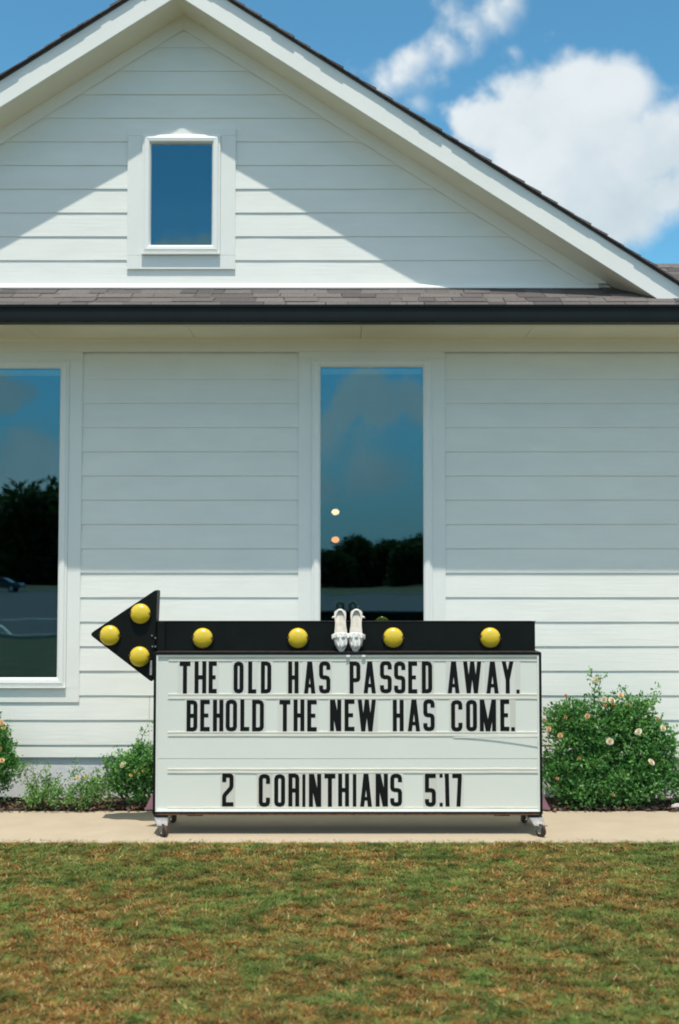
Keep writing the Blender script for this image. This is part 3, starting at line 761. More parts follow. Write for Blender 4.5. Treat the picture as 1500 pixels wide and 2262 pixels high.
def glyph(ch, w, h, t):
    l, r, b, T = t/2, w-t/2, t/2, h-t/2; m = h*.5; c = t*.62; tv = t
    rect = lambda x0, x1, z0, z1: [[(x0, z0), (x1, z0), (x1, z1), (x0, z1)]]
    leg = lambda xt, xb, zt, zb, tt=t: [[(xb, zb), (xb+tt, zb), (xt+tt, zt), (xt, zt)]]
    if ch == 'T': return [rect(0, w, h-t*1.08, h), rect(w/2-t/2, w/2+t/2, 0, h-t*1.08)]
    if ch == 'H': return [rect(0, t, 0, h), rect(w-t, w, 0, h), rect(t, w-t, m-t*.5, m+t*.5)]
    if ch == 'E': return [rect(0, t, 0, h), rect(t, w, h-t*1.05, h), rect(t, w*.86, m-t*.45, m+t*.5), rect(t, w, 0, t*1.05)]
    if ch == 'L': return [rect(0, t, 0, h), rect(t, w, 0, t)]
    if ch == 'I': return [rect(0, w, 0, h)]
    if ch == 'O': return [stroke(chamf([(l, b), (r, b), (r, T), (l, T)], c, True), t, True)]
    if ch == 'D': return [stroke(chamf([(l, b), (r, b), (r, T), (l, T)], c*1.1, True, (1, 2)), t, True)]
    if ch == 'C': return [stroke(chamf([(r, h*.70), (r, T), (l, T), (l, b), (r, b), (r, h*.28)], c), t)]
    if ch == 'S': return [stroke(chamf([(r, h*.74), (r, T), (l, T), (l, m), (r, m), (r, b), (l, b), (l, h*.25)], c), t)]
    if ch == 'P': return [stroke(chamf([(l, 0), (l, T), (r, T), (r, h*.42), (t, h*.42)], c, False, (2, 3)), t)]
    if ch == 'R': return [stroke(chamf([(l, 0), (l, T), (r, T), (r, 0)], c, False, (2,)), t), rect(t, w-t, m-t*.6, m+t*.4)]
    if ch == 'B': return [stroke(chamf([(l, b), (r, b), (r, T), (l, T)], c, True, (1, 2)), t, True), rect(t, w-t, m-t*.5, m+t*.5)]
    if ch == 'A': return [leg(w/2-t*.6, 0, h, 0, t), leg(w/2-t*.4, w-t, h, 0, t), rect(t*.8, w-t*.8, h*.19, h*.19+t*.85)]
    if ch == 'W':
        e = w*.19; return [leg(0, e, h, 0, t), leg(w/2-t/2, e, h, 0, t), leg(w/2-t/2, w-e-t, h, 0, t), leg(w-t, w-e-t, h, 0, t)]
    if ch == 'M': return [rect(0, t, 0, h), rect(w-t, w, 0, h), leg(0, w/2-t*.55, h, 0, t*1.1), leg(w-t*1.1, w/2-t*.55, h, 0, t*1.1)]
    if ch == 'N': return [rect(0, t, 0, h), rect(w-t, w, 0, h), leg(0, w-t*1.25, h, 0, t*1.25)]
    if ch == 'Y': return [leg(0, w/2-t/2, h, h*.42, t), leg(w-t, w/2-t/2, h, h*.42, t), rect(w/2-t/2, w/2+t/2, 0, h*.42)]
    if ch == '2': return [stroke(chamf([(l, h*.74), (l, T), (r, T), (r, h*.58), (l, h*.33), (l, b), (w, b)], t*.4, False, (2, 3, 4)), t)]
    if ch == '5': return [stroke(chamf([(w, T), (l, T), (l, m), (r, m), (r, b), (l, b), (l, h*.23)], c, False, (3, 4, 5)), t)]
    if ch == '7': return [rect(0, w, h-t*1.05, h), leg(w-t, w*.42, h-t*1.05, 0, t)]
    if ch == '1': return [leg(w-t*1.15, w-t, h, 0, t), leg(0, w-t*1.2, h, h-t, t*.9)]
    if ch == '.': return [rect(0, w, 0, t*1.05)]
    if ch == ':': return [rect(0, w, 0, t*1.0), rect(0, w, h-t*1.0, h)]
rowsL = [
 (1461, 1532, "THEOLDHASPASSEDAWAY.", [398,422,431,457,462,480,517,539,549,567,577,600,637,660,672,697,705,730,772,796,803,830,839,865,870,895,901,921,931,954,988,1014,1022,1062,1073,1100,1107,1133,1139,1146]),
 (1545.5, 1615.5, "BEHOLDTHENEWHASCOME.", [414,438,444,465,472,495,500,525,532,552,558,584,618,642,649,673,679,700,729,754,761,783,790,830,867,891,900,927,934,959,995,1020,1028,1052,1058,1094,1103,1123,1127,1135]),
 (1709.5, 1782, "2CORINTHIANS5:17", [493,518,573,598,607,631,638,662,668.5,675.5,683,710,717,741,747,771,779,787,795,821,829,856,861,887,937,961,969,976,980,991,997,1018]),
]
for pt, pb, txt, xs in rowsL:
    zt, zb = Z(pt, SF+.008), Z(pb, SF+.008); h = zt-zb; T_ = .0262
    for i, ch in enumerate(txt):
        xa, xb = X(xs[2*i], SF+.008), X(xs[2*i+1], SF+.008); w = xb-xa; hh = h*random.uniform(.99, 1.005)
        dz = random.uniform(-.0015, .0015)
        yc = SF+.0118
        gap = .011 if ch not in '.:1' else .006
        card = MB().box(xa-gap, xb+gap, yc-.0003*(i % 2), yc+.0014, zb-.008+dz, zt+.006+dz).build('letter_card', M['card'], sign)
        mb = MB(); tt = min(T_, w*.95 if ch in '.:I' else T_); 
        if ch in 'I': tt = w
        for si, quads in enumerate(glyph(ch, w, hh, tt if ch not in '.:' else T_*.92)):
            yf = yc-.0012-.00012*si
            for q in quads: mb.prism([(xa+p[0], zb+dz+p[1]) for p in q], yf, yc-.0005)
        fixnormals(mb.build('letter', M['ink'], card))

# arrow shaft
AF, AB = 7.74, 7.88
ax0, ax1 = X(343, AF), X(1181, AF); az0, az1 = sz1+.0, Z(1373, AF)
shaft = fixnormals(MB().box(ax0, ax1, AF, AB, az0+.001, az1).build('arrow_shaft', M['black'], sign, bevel=.003))
MB().box(ax0+.01, ax1+.004, AF-.003, AF+.004, az1-.0005, az1+.004).build('shaft_sunlit_edge', M['suntop'], sign)  # strip added as the sunlit top edge of the shaft
mb = MB(); mb.box(sx0+.01, sx1-.01, SF+.01, AF-.006, sz1+.0005, sz1+.003); mb.build('cabinet_sunlit_top', M['suntop'], sign)  # thin sheet coloured as the sunlit top of the cabinet
# arrow head
def rounded(poly, r, n=4):
    out = []; m = len(poly)
    for i in range(m):
        a = Vector(poly[i-1]); b = Vector(poly[i]); c = Vector(poly[(i+1) % m]); u = (a-b).normalized(); v = (c-b).normalized()
        p0 = b+u*r[i]; p1 = b+v*r[i]
        for k in range(n+1):
            s = k/n; out.append(tuple(p0*(1-s)**2+b*2*s*(1-s)+p1*s*s))
    return out
HF = 7.715
hp = [at(197, 1401, HF), at(348, 1300, HF), at(343, 1410, HF), at(336.5, 1508, HF)]
hp = rounded([(p[0], p[2]) for p in hp], [.03, .03, .001, .022])
head = fixnormals(MB().prism(hp, HF, HF+.13).build('arrow_head', M['black'], sign, bevel=.003))
fixnormals(MB().prism([(sx0+.01, sz1-.02), (sx0+.055, sz1-.02), (sx0+.055, sz1+.19), (sx0+.01, sz1+.19)], HF-.002, HF+.02).build('hinge_plate', M['black'], sign))
for px, py in ((336, 1404), (343.5, 1409), (343.5, 1428), (337, 1428)):
    x, y, z = at(px, py, HF-.004)
    MB().tube([(x, HF-.001, z), (x, HF-.009, z)], [.0075, .006], 6).build('bolt', M['bolt'], sign)
a, b = at(331, 1459, HF), at(337, 1491, HF); MB().box(a[0], b[0]-.004, HF-.0012, HF-.0004, b[2], a[2]).build('sticker', M['sticker'], sign)
# lamps
def lamp_mesh(flip=False):
    v = []; f = []; n = 48; R = .0655; prof = [(1, 0), (1.0, .10), (.97, .24), (.88, .42), (.72, .58), (.5, .70), (.26, .765), (.0, .78)]
    for pr, ph in prof:
        for k in range(n):
            a = 2*PI*k/n; d = min(abs(((a+PI) % (2*PI))-PI), abs(((a) % (2*PI))-PI))
            notch = 1-.17*max(0, 1-d/.17)*(1 if pr > .9 else 0)
            rr = R*pr*notch; v.append((rr*math.cos(a), -ph*R*.72, rr*math.sin(a)))
    for i in range(len(prof)-1):
        for k in range(n): f.append((i*n+k, i*n+(k+1) % n, (i+1)*n+(k+1) % n, (i+1)*n+k))
    me = bpy.data.meshes.new('lamp_lens'); me.from_pydata(v, [], f); me.shade_smooth(); me.materials.append(M['lens']); return me
lm = lamp_mesh()
b_ = MB(); b_.add([(.071*math.cos(2*PI*k/24), 0.0, .071*math.sin(2*PI*k/24)) for k in range(24)]+[(.071*math.cos(2*PI*k/24), -.006, .071*math.sin(2*PI*k/24)) for k in range(24)],
       [tuple(range(24)), tuple(range(47, 23, -1))]+[(k, (k+1) % 24, (k+1) % 24+24, k+24) for k in range(24)])
bez = bpy.data.meshes.new('lamp_bezel'); bez.from_pydata(b_.v, [], b_.f); bez.materials.append(M['black'])
tab = MB().box(-.070, -.055, -.016, 0, -.004, .004).box(.055, .070, -.016, 0, -.004, .004); tabm = bpy.data.meshes.new('lens_screw'); tabm.from_pydata(tab.v, [], tab.f); tabm.materials.append(M['rust'])
def lamp(x, z, y, back=False):
    root = bpy.data.objects.new('lamp', bez); link(root, sign); root.location = Vector((x, y, z))-WLOC[sign.name]
    root.rotation_euler = (0, random.uniform(-.12, .12), PI if back else 0)
    l = bpy.data.objects.new('lens', lm); link(l, root); l.location = (0, -.006, 0)
    t_ = bpy.data.objects.new('screw_tab', tabm); link(t_, root); t_.location = (0, -.004, 0)
for px, py in ((447, 1410), (658, 1410), (869, 1409), (1084, 1409)):
    x, _, z = at(px, py, AF-.03); lamp(x, z, AF); lamp(x, z, AB, True)
for px, py in ((309, 1356), (241, 1404), (307, 1451)):
    x, _, z = at(px, py, HF-.03); lamp(x, z, HF); lamp(x, z, HF+.13, True)
# casters and skid plates
def caster(px, front, side):
    y = SF-.055 if front else SB-.01
    x = X(px, SF)
    d = -1 if front else 1
    pl = MB(); w = .048
    za, zb = sz0-.002, sz0-.060
    ys, ye = (SF+.03, SF-.045) if front else (SB-.06, SB+.02)
    o = side*.012
    pl.add([(x-w-o, ys, za), (x+w-o, ys, za), (x+w*.72+o, ye, zb), (x-w*.72+o, ye, zb), (x-w-o, ys, za-.008), (x+w-o, ys, za-.008), (x+w*.72+o, ye, zb-.008), (x-w*.72+o, ye, zb-.008)],
           [(0, 1, 2, 3), (7, 6, 5, 4), (0, 4, 5, 1), (1, 5, 6, 2), (2, 6, 7, 3), (3, 7, 4, 0)])
    c = fixnormals(pl.build('caster', M['steel'], sign, bevel=.002))
    yw = ye-d*-.012 if False else ye+.01
    zt = zb-.006; R = .036; cx = x+side*.018; ang = .65*side
    dx, dy = math.sin(ang), -math.cos(ang)   # wheel plane direction
    # wheel (axis perpendicular to the rolling direction)
    def wheel(r0, r1, hw, n=20):
        v = []; f = []
        ax = Vector((dy, -dx, 0)); fw = Vector((dx, dy, 0)); C = Vector((cx, yw-.012, R))
        for s_, r_ in ((-1, r0), (-1, r1), (-.6, r1*1.03), (.6, r1*1.03), (1, r1), (1, r0)):
            for k in range(n):
                t_ = 2*PI*k/n; v.append(C+ax*hw*s_+fw*r_*math.cos(t_)+Vector((0, 0, 1))*r_*math.sin(t_))
        for i in range(5):
            for k in range(n): f.append((i*n+k, i*n+(k+1) % n, (i+1)*n+(k+1) % n, (i+1)*n+k))
        f.append(tuple(range(n))); f.append(tuple(range(5*n, 6*n)))
        return MB().add(v, f)
    fixnormals(wheel(.012, .035, .011).build('wheel', M['rubber'], c, smooth=False))
    fixnormals(wheel(.004, .017, .0145).build('hub', M['bolt'], c))
    fk = MB(); ax = Vector((dy, -dx, 0)); C = Vector((cx, yw-.012, R)); fw = Vector((dx, dy, 0))
    for s_ in (-1, 1):
        p = C+ax*.017*s_
        a_ = [p+fw*.016+Vector((0, 0, -.008)), p-fw*.014+Vector((0, 0, -.008)), p-fw*.030+Vector((0, 0, zt-R)), p+fw*.022+Vector((0, 0, zt-R))]
        fk.add([q+ax*.0018*s for s in (-1, 1) for q in a_], [(0, 1, 2, 3), (7, 6, 5, 4), (0, 4, 5, 1), (1, 5, 6, 2), (2, 6, 7, 3), (3, 7, 4, 0)])
    fk.tube([(cx-dx*.005, yw-.012-dy*.005, zt-.004), (cx-dx*.005, yw-.012-dy*.005, zt+.006)], .024, 12)
    fixnormals(fk.build('fork', M['steel'], c))
    # mudguard strap over the wheel
    fixnormals(MB().tube([C+fw*.040*math.cos(t_)+Vector((0, 0, .040*math.sin(t_))) for t_ in np.linspace(-.3, 2.2, 9)], .0045, 6).build('guard', M['rust'] if side > 0 else M['steel'], c))
caster(361, True, 1); caster(1181, True, 1.0); caster(361, False, 1); caster(1181, False, -1)
# faded maroon corner flaps showing beside the foot of the cabinet
for s_, pa in ((-1, 338.5), (1, 1197.5)):
    xb = X(pa, SF); yq = SB-.1
    v = [(xb, yq-.05, sz0-.01), (xb+s_*.085, yq-.03, sz0-.02), (xb, yq+.04, sz0-.01), (xb, yq, sz0+.12), (xb+s_*.028, yq, sz0+.105)]
    fixnormals(MB().add(v, [(0, 1, 4, 3), (1, 2, 3, 4), (0, 2, 1), (0, 3, 2)]).build('corner_flap', M['maroon'], sign, bevel=.004))
MB().box(sx0+.05, sx1-.05, SB-.06, SB-.03, sz0-.02, sz0-.001).build('rear_bar', M['black'], sign)
for px in (430, 1110):
    x = X(px, SF); MB().box(x-.05, x+.05, SF+.10, SF+.13, sz0-.03, sz0-.001).build('cross_bar', M['black'], sign, bevel=.002)

# ================================================================== SHOES
def shoe(px, mirror, label):
    L = .287; x0 = X(px, AF-.05)
    root = thing('high_heeled_shoe', label, 'shoe', (x0, 7.655, sz1-.013), 'pair of white shoes on the sign', (math.radians(-10.5), math.radians(2.0)*mirror, 0))
    WLOC[root.name] = Vector((0, 0, 0))
    S_ = [0, .06, .14, .24, .34, .45, .58, .72, .84, .93, .98, 1.0]
    W = [.002, .014, .026, .037, .043, .042, .036, .034, .038, .038, .033, .020]
    def hw(s): return float(np.interp(s, S_, W))
    # sole (local: z along the shoe, -y towards the viewer)
    n = 26; v = []; f = []
    for i in range(n+1):
        s = i/n; w = hw(s); y = -.010*math.sin(PI*min(1, s*1.1))
        v += [(-w, y, s*L), (w, y, s*L), (w*.9, y+.007, s*L), (-w*.9, y+.007, s*L)]
    for i in range(n):
        for k in range(4): a = i*4+k; b = i*4+(k+1) % 4; f.append((a, a+4, b+4, b))
    f += [(0, 1, 2, 3), (n*4+3, n*4+2, n*4+1, n*4)]
    fixnormals(MB().add(v, f).build('sole', M['insole'], root, world=False, smooth=False))
    # toe box
    v = []; f = []; m = 14; ns = 14
    for i in range(ns+1):
        s = .005+.40*i/ns; w = hw(s)*1.12+.001; hgt = .014+.026*math.sin(PI/2*min(1, s/.30)); y0 = -.006
        for k in range(m+1):
            a = PI*k/m; v.append((-w*math.cos(a), y0-hgt*math.sin(a)*(1 if i else .2), s*L))
    for i in range(ns):
        for k in range(m): f.append((i*(m+1)+k, i*(m+1)+k+1, (i+1)*(m+1)+k+1, (i+1)*(m+1)+k))
    f.append(tuple(range(m+1)))
    o = fixnormals(MB().add(v, f).build('toe_box', M['shoe'], root, world=False, smooth=True))
    sd = o.modifiers.new('solid', 'SOLIDIFY'); sd.thickness = .002
    # heel cup: wall round the back, higher at the very back, curving over
    v = []; f = []; m = 22
    for k in range(m+1):
        t_ = -1+2*k/m; u = 1-abs(t_)**1.6
        s = .52+.50*(1-abs(t_)**2.6); w = math.copysign(hw(min(s, .985))*1.07*min(1, abs(t_)**.55*1.0+.0), t_)
        hgt = .007+.017*max(0, u)**1.1
        for q in range(5):
            e = q/4; v.append((w*(1-.22*e*e*u), .004-hgt*e, s*L-.012*e*e*u))
    for k in range(m):
        for q in range(4): a = k*5+q; f.append((a, a+1, a+6, a+5))
    o = fixnormals(MB().add(v, f).build('heel_cup', M['shoe'], root, world=False, smooth=True)); sd = o.modifiers.new('solid', 'SOLIDIFY'); sd.thickness = .0035
    # stiletto heel reaching back over the shaft
    o = fixnormals(MB().tube([(0, .004, L*.86), (0, .020, L*.84), (0, .034, L*.80), (0, .040, L*.74)], [.020, .013, .008, .006], 10).build('heel', M['shoe'], root, world=False, smooth=True))
    # ruffle across the vamp: two stacked wavy tiers
    for tier, (sc0, wid, drop, yy, amp) in enumerate(((.375, .062, .040, -.046, .008), (.30, .050, .062, -.040, .006))):
        v = []; f = []; m = 44
        for k in range(m+1):
            t_ = -1+2*k/m; ph = t_*PI*(3.6-tier*.6)+tier+mirror
            for q in range(5):
                e = q/4; arch = (1-t_*t_)
                x = t_*wid*(1-.18*e*tier); y = yy*arch**.5-.004-amp*math.sin(ph)*(.25+.75*e)
                z = (sc0*L)+.012*arch+.014*(1-e)-drop*e*(.45+.55*arch)*(1 if tier else .55)-.006*math.cos(ph*1.7)*e
                v.append((x, y, z))
        for k in range(m):
            for q in range(4): a = k*5+q; f.append((a, a+1, a+6, a+5))
        o = MB().add(v, f).build('ruffle', M['shoe'], root, world=False, smooth=True); sd = o.modifiers.new('solid', 'SOLIDIFY'); sd.thickness = .0022
    # strap tab on the outer side near the heel
    s = mirror
    o = fixnormals(MB().tube([(s*hw(.80)*1.0, -.030, L*.83), (s*(hw(.80)+.010), -.034, L*.815), (s*(hw(.8)+.016), -.030, L*.80)], [.006, .007, .004], 7).build('strap_tab', M['shoe'], root, world=False, smooth=True))
shoe(754.5, -1, 'white ruffled pointed high heel leaning on the black arrow, left one of the pair')
shoe(784.5, 1, 'white ruffled pointed high heel leaning on the black arrow, right one of the pair')

# ================================================================== PLANTS
def leaf_cloud(clumps, n, size, cols, dense_shell=.55, twig=True):
    """clumps: (x,y,z,rx,ry,rz,weight); returns MB + colours: folded leaflets in little sprays"""
    mb = MB(); C = []; wts = np.array([c[6]*c[3]*c[5] for c in clumps]); wts = wts/wts.sum()
    k = 0
    while k < n:
        c = clumps[rng.choice(len(clumps), p=wts)]
        d = Vector(rng.normal(0, 1, 3)).normalized(); r = random.random()**(1/3.0); r = dense_shell+(1-dense_shell)*r if random.random() < .75 else r*.9
        r *= random.uniform(.93, 1.10)
        p = Vector((c[0]+d.x*c[3]*r, c[1]+d.y*c[4]*r, c[2]+d.z*c[5]*r))
        if p.z < .01: continue
        ax = (d+Vector((0, 0, .6))+Vector(rng.normal(0, .5, 3))).normalized(); base = random.choice(cols)
        s0 = random.uniform(.7, 1.3)
        for q in range(5):
            l = size*random.uniform(.7, 1.25); w = l*.58
            a = (ax+Vector(rng.normal(0, .75, 3))).normalized(); o = a.cross(Vector(rng.normal(0, 1, 3))).normalized(); nn = a.cross(o)
            b = p+a*size*.25+Vector(rng.normal(0, size*.55, 3))
            v = [b, b+a*l*.45+o*w*.5+nn*w*.16, b+a*l-nn*w*.15, b+a*l*.45-o*w*.5+nn*w*.16]
            mb.add(v, [(0, 1, 2), (0, 2, 3)]); s = s0*random.uniform(.85, 1.15); C += [(base[0]*s, base[1]*s, base[2]*s, 1)]*4; k += 1
    return mb, C
def bloom_mesh(col, r, seed):
    random.seed(seed); mb = MB(); C = []
    for ring, (rr, nn, tilt, hh) in enumerate(((1, 6, .25, 0), (.78, 6, .65, .12), (.52, 5, 1.05, .24), (.26, 4, 1.35, .34))):
        for k in range(nn):
            a = 2*PI*(k+ring*.4)/nn+random.uniform(-.1, .1); u = Vector((math.cos(a), math.sin(a), 0)); s = Vector((-math.sin(a), math.cos(a), 0)); up = Vector((0, 0, 1))
            o = u*math.cos(tilt)+up*math.sin(tilt); w = rr*r*.62+.1*r; b = u*.12*rr*r+up*hh*r*.4; l = r*(rr*.75+.22)
            v = [b-s*w*.4, b+s*w*.4, b+o*l*.6+s*w, b+o*l*1.0+s*w*.45-u*.08*r, b+o*l*1.0-s*w*.45-u*.08*r, b+o*l*.6-s*w]
            mb.add(v, [(0, 1, 2, 5), (5, 2, 3, 4)]); f_ = random.uniform(.88, 1.05)
            warm = (col[0]*f_, col[1]*f_*(1-.05*ring), col[2]*f_*(1-.12*ring)); C += [(*warm, 1)]*6
    me = bpy.data.meshes.new('rose_bloom'); me.from_pydata([tuple(p) for p in mb.v], [], mb.f); me.materials.append(M['petal'])
    at_ = me.color_attributes.new('Col', 'FLOAT_COLOR', 'POINT'); at_.data.foreach_set('color', np.array(C, np.float32).ravel()); return me
BW = bloom_mesh((.86, .84, .76), .026, 1); BP = bloom_mesh((.84, .66, .42), .020, 2); BO = bloom_mesh((.62, .36, .17), .012, 3); BY = bloom_mesh((.78, .68, .25), .014, 4)
random.seed(11)
GREENS = [(.09, .27, .065), (.12, .31, .08), (.055, .17, .045), (.17, .37, .11), (.10, .26, .09), (.22, .40, .14)]
def sprays(clumps, size):
    out = []
    for c in clumps:
        m = int(6+90*c[3]*c[5]/.06)
        for k in range(min(m, 46)):
            d = Vector(rng.normal(0, 1, 3)); d.y = d.y*.9-.25; d.normalize(); q = random.uniform(.45, .95); e = min(random.uniform(.035, .075), c[3]*.8)
            out.append((c[0]+d.x*c[3]*q, c[1]+d.y*c[4]*q, max(.03, c[2]+d.z*c[5]*q), e*1.15, e, e*.8, random.uniform(.5, 1.4)*c[6]))
    return out
def bush(label, base, clumps, n, size, cols, blooms, name='rose_bush', shoots=0, cat='bush'):
    t = thing(name, label, cat, base)
    mb, C = leaf_cloud(sprays(clumps, size), int(n*.85), size, cols, dense_shell=.2)
    m2, C2 = leaf_cloud([(c[0], c[1]+.03, c[2], c[3]*.85, c[4]*.7, c[5]*.85, c[6]) for c in clumps], int(n*.3), size, cols[:3], dense_shell=.5); mb.add(m2.v, m2.f); C += C2
    # upright leafy shoots
    st = MB(); 
    for k in range(shoots):
        c = random.choice(clumps); a = random.uniform(-1, 1)
        p0 = Vector((c[0]+a*c[3]*.7, c[1]+random.uniform(-.5, .5)*c[4], c[2]+c[5]*.6*(1-abs(a)*.6))); p1 = p0+Vector((a*.06+random.uniform(-.04, .04), random.uniform(-.04, .04), random.uniform(.07, .16)))
        st.tube([p0, (p0+p1)/2+Vector((random.uniform(-.01, .01), 0, 0)), p1], [.003, .0022, .001], 4)
        m2, C2 = leaf_cloud([(p0.x+(p1.x-p0.x)*f_, p0.y, p0.z+(p1.z-p0.z)*f_, .022, .022, .022, 1) for f_ in (.3, .6, .85, 1)], 36, size*.85, cols); mb.add(m2.v, m2.f); C += C2
    for k in range(9):
        c = random.choice(clumps); q = Vector((c[0]+random.uniform(-.5, .5)*c[3], c[1], c[2]+random.uniform(-.2, .5)*c[5])); b0 = Vector(base)+Vector((random.uniform(-.06, .06), random.uniform(-.03, .03), 0))
        st.tube([b0, b0*.5+q*.5+Vector((random.uniform(-.04, .04), 0, .03)), q], [.008, .006, .003], 5)
    st.build('stems', M['bark'], t)
    o = mb.build('foliage', M['leaf'], t, colors=C); o['kind'] = 'stuff'
    for px, py, Y, kind in blooms:
        p = Vector(at(px, py, Y)); me = {'w': BW, 'p': BP, 'o': BO, 'y': BY}[kind]
        o = bpy.data.objects.new('rose_bloom', me); link(o, t); o.location = p-Vector(base); o.rotation_euler = (math.radians(random.uniform(35, 80)), random.uniform(-.4, .4), random.uniform(-.8, .8))
        o['label'] = {'w': 'open white rose', 'p': 'peach rose', 'o': 'fading orange rose', 'y': 'small yellow rose'}[kind]
    return t
def C_(px, py, Y, rpx, rpz, ry, w=1):
    x, y, z = at(px, py, Y); k = Y/FPX; return (x, y, z, rpx*k, ry, rpz*k, w)
Yb = 8.52
bush('large round rose bush with white and peach blooms, right of the sign', (X(1345, Yb), Yb, 0),
     [C_(1340, 1680, Yb, 120, 95, .16, 1.2), (C_(1270, 1650, Yb, 75, 90, .14)), C_(1410, 1670, Yb, 80, 85, .14), C_(1330, 1600, Yb, 80, 60, .13, 1), C_(1395, 1590, Yb, 60, 45, .12, .8),
      C_(1250, 1720, Yb, 60, 60, .13), C_(1440, 1710, Yb, 60, 65, .14), C_(1318, 1535, Yb, 9, 32, .04, .7), C_(1255, 1590, Yb, 45, 40, .1, .6), C_(1448, 1625, Yb, 35, 40, .1, .6), C_(1345, 1735, Yb-.05, 130, 45, .14, 1)],
     23000, .029, GREENS,
     [(1347,1638,8.33,'w'),(1411,1617,8.36,'w'),(1438,1684,8.34,'w'),(1464,1609,8.42,'w'),(1317,1503,8.5,'w'),(1335,1546,8.44,'w'),(1351,1548,8.44,'w'),
      (1298,1582,8.38,'p'),(1238,1625,8.36,'p'),(1213,1611,8.38,'p'),(1250,1537,8.48,'o'),(1371,1537,8.48,'p'),(1337,1558,8.42,'o'),(1354,1555,8.42,'o'),(1388,1556,8.44,'o'),
      (1202,1590,8.5,'o'),(1452,1589,8.44,'o'),(1280,1675,8.34,'o'),(1231,1720,8.36,'o'),(1250,1585,8.4,'o'),(1355,1757,8.34,'o')], shoots=22)
bush('tall rose bush with peach blooms cut off by the left edge of the photo', (X(-45, Yb), Yb, 0),
     [C_(-50, 1670, Yb, 80, 70, .15), C_(-10, 1700, Yb, 50, 60, .12), C_(-30, 1620, Yb, 35, 45, .1), C_(-90, 1650, Yb, 70, 90, .14), C_(5, 1650, Yb, 22, 40, .08, .8)],
     13000, .025, GREENS[:4], [(4,1597,8.40,'p'),(8,1608,8.40,'y'),(2,1653,8.36,'o'),(-30,1620,8.35,'w'),(4,1680,8.36,'p')], shoots=8)
LG = [(.18, .36, .10), (.12, .27, .075), (.25, .42, .14), (.22, .33, .12), (.09, .20, .06)]
Yl = 8.46
bush('medium rose plant with tiny yellow blooms against the left side of the sign', (X(300, Yl), Yl, 0),
     [C_(300, 1700, Yl, 55, 40, .10), C_(325, 1690, Yl, 45, 45, .10), C_(265, 1725, Yl, 38, 30, .08, .8), C_(320, 1745, Yl, 45, 30, .08, .8), C_(306, 1655, Yl, 10, 18, .04, .5), C_(360, 1700, Yl, 40, 45, .1)],
     6500, .025, GREENS+LG[:2], [(272,1690,8.37,'w'),(318,1703,8.36,'y'),(300,1704,8.36,'y'),(290,1712,8.36,'y'),(258,1703,8.4,'y')], shoots=7)
bush('sprawling pale green seedling with thin leaves in the bed below the left window', (X(95, Yl), Yl-.02, 0),
     [C_(95, 1745, Yl-.05, 40, 26, .07), C_(108, 1722, Yl-.02, 12, 20, .04, .7), C_(75, 1765, Yl-.08, 22, 14, .05, .8), C_(68, 1735, Yl, 14, 10, .04, .4)],
     900, .022, LG, [], name='small_rose_plant', shoots=3, cat='plant')
bush('low spreading rose plant with one yellow bud between the seedling and the medium rose', (X(185, Yl), Yl-.02, 0),
     [C_(185, 1748, Yl-.05, 42, 22, .07), C_(155, 1720, Yl, 12, 14, .04, .6), C_(215, 1735, Yl-.02, 30, 20, .06, .9), C_(145, 1765, Yl-.08, 22, 16, .05, .8), C_(240, 1755, Yl-.05, 22, 16, .05, .6)],
     1300, .023, LG, [(172,1719,8.40,'y'),(190,1716,8.44,'y')], name='small_rose_plant', shoots=3, cat='plant')
bush('leafy shrub cut off by the right edge of the photo, beside the large rose bush', (X(1530, Yb), Yb+.05, 0),
     [C_(1530, 1700, Yb+.05, 40, 60, .12), C_(1505, 1745, Yb, 25, 25, .08)], 1800, .023, GREENS, [], shoots=3)
# pale rock at the right end of the bed
def rock(px, py, Y, r, label):
    import bmesh
    bm = bmesh.new(); bmesh.ops.create_icosphere(bm, subdivisions=2, radius=1)
    for v in bm.verts: v.co = Vector((v.co.x*r*1.4, v.co.y*r, v.co.z*r*.8))*random.uniform(.86, 1.1)
    me = bpy.data.meshes.new('rock'); bm.to_mesh(me); bm.free(); me.materials.append(M['stone']); o = bpy.data.objects.new('rock', me); link(o)
    o.location = at(px, py, Y); o['label'] = label; o['category'] = 'rock'
rock(1497, 1783, 8.42, .035, 'small pale rock at the right edge of the photo on the bed border')

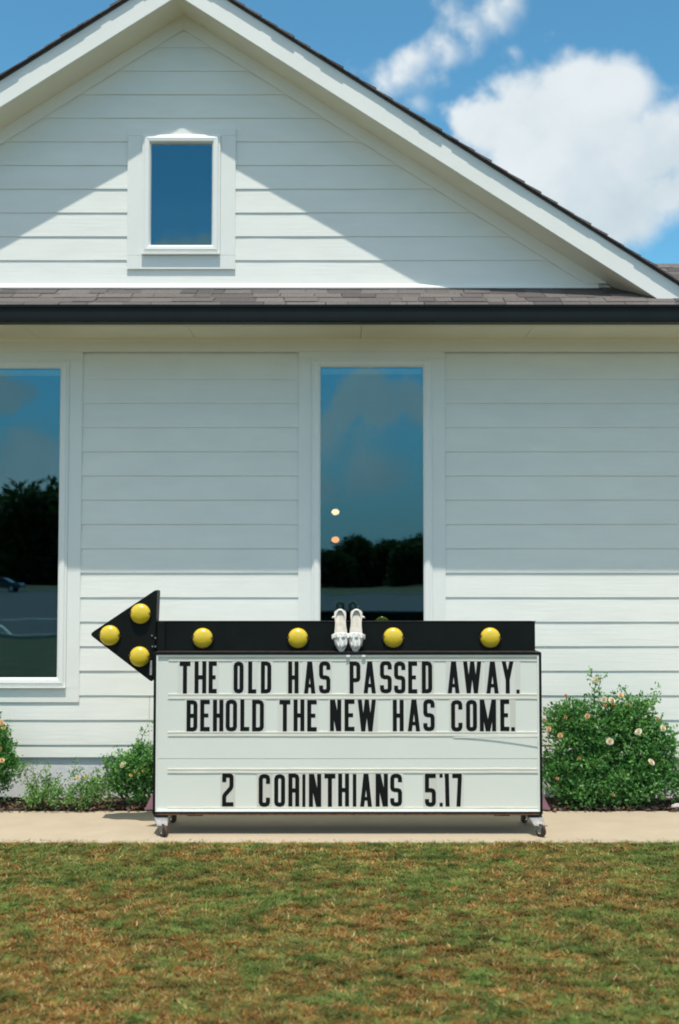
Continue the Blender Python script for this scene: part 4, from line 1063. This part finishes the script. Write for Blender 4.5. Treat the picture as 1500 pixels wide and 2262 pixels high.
# ================================================================== BEHIND THE CAMERA (seen in the windows)
TG = [(.022, .05, .014), (.03, .065, .018), (.016, .038, .012), (.04, .075, .022)]
def tree_meshes(seed):
    random.seed(seed); cl = []
    for k in range(11):
        a = random.random()*2*PI; r = random.uniform(0, .55); cl.append((math.cos(a)*r*3, math.sin(a)*r*3, random.uniform(.38, .86)*8, random.uniform(.9, 1.7), random.uniform(.9, 1.7), random.uniform(.8, 1.4), 1))
    cl.append((0, 0, 3.5, 2.6, 2.6, 2.6, 1)); cl.append((0, 0, 2.0, 2.8, 2.8, 1.8, .9))
    cl.append((0, 0, 4.6, 2.4, 2.4, 2.4, 1)); cl.append((0, 0, .9, 3.0, 3.0, 1.2, .8)); mb, C = leaf_cloud(cl, 6500, .55, TG); me = bpy.data.meshes.new('crown'); me.from_pydata([tuple(v) for v in mb.v], [], mb.f); me.materials.append(M['leaf'])
    at_ = me.color_attributes.new('Col', 'FLOAT_COLOR', 'POINT'); at_.data.foreach_set('color', np.array(C, np.float32).ravel())
    tb = MB().tube([(0, 0, -.2), (.1, 0, 2), (0, .1, 4), (.1, 0, 6.5)], [.28, .22, .15, .05], 8)
    for k in range(5):
        a = random.random()*2*PI; z = random.uniform(2, 5); tb.tube([(0, 0, z), (math.cos(a)*1, math.sin(a)*1, z+.9), (math.cos(a)*2, math.sin(a)*2, z+1.4)], [.1, .06, .02], 6)
    tm = bpy.data.meshes.new('trunk'); tm.from_pydata(tb.v, [], tb.f); tm.materials.append(M['bark']); return me, tm
TM = [tree_meshes(s) for s in (21, 22, 23)]
random.seed(5)
spots = []
for k in range(14): spots.append((-84+k*4.2+random.uniform(-1, 1), -150+random.uniform(-7, 7), random.uniform(1.6, 1.95)))
for k in range(18): spots.append((-16+k*2.5+random.uniform(-1, 1), -150+random.uniform(-7, 7), random.uniform(.62, .98)))
for i, (x, y, s) in enumerate(spots):
    a, b = TM[i % 3]; tall = s > 1
    t = thing('broadleaf_tree', 'tall dark tree of the belt reflected in the left window' if tall else 'lower dark tree of the belt reflected in the centre window', 'tree', (x, y, -.014),
              'tall trees beyond the lot' if tall else 'lower trees beyond the lot')
    t.scale = (s*(1 if tall else 1.35), s*1.2, s*(1 if tall else random.uniform(.8, 1.05))); t.rotation_euler = (0, 0, random.random()*6)
    for nm, me in (('crown', a), ('trunk', b)):
        o = bpy.data.objects.new(nm, me); link(o, t)
# parked car reflected in the left window
def car():
    x, y = -27.5, -78.0
    t = thing('parked_car', 'dark blue car parked at the far side of the lot, reflected in the left window', 'car', (x, y, -.008))
    z = -.008
    side = [(-2.3, .35), (-2.3, .75), (-2.1, .95), (-1.5, 1.0), (-.9, 1.42), (.7, 1.46), (1.35, 1.02), (2.1, .9), (2.3, .7), (2.3, .35)]
    body = MB().prism([(x+a, z+b) for a, b in side], y-.88, y+.88); fixnormals(body.build('body', M['carpaint'], t, bevel=.08))
    for s_ in (-1, 1):
        fixnormals(MB().prism([(x-1.3, z+1.0), (x-.85, z+1.36), (x-.1, z+1.38), (x-.1, z+1.0)], y+s_*.885-.01, y+s_*.885+.01).build('side_window', M['carglass'], t))
        fixnormals(MB().prism([(x, z+1.0), (x, z+1.38), (x+.62, z+1.38), (x+1.15, z+1.0)], y+s_*.885-.01, y+s_*.885+.01).build('side_window', M['carglass'], t))
        for wx in (-1.4, 1.4):
            w = MB().tube([(x+wx, y+s_*.70, z+.33), (x+wx, y+s_*.90, z+.33)], .33, 20).build('wheel', M['tyre'], t)
            MB().tube([(x+wx, y+s_*.88, z+.33), (x+wx, y+s_*.915, z+.33)], .2, 14).build('rim', M['rim'], w)
        MB().box(x-2.33, x-2.25, y+s_*.62-.14, y+s_*.62+.14, z+.68, z+.8).build('tail_light', M['red'], t)
        MB().box(x+2.25, x+2.33, y+s_*.62-.16, y+s_*.62+.16, z+.6, z+.72).build('headlight', M['rim'], t)
car()
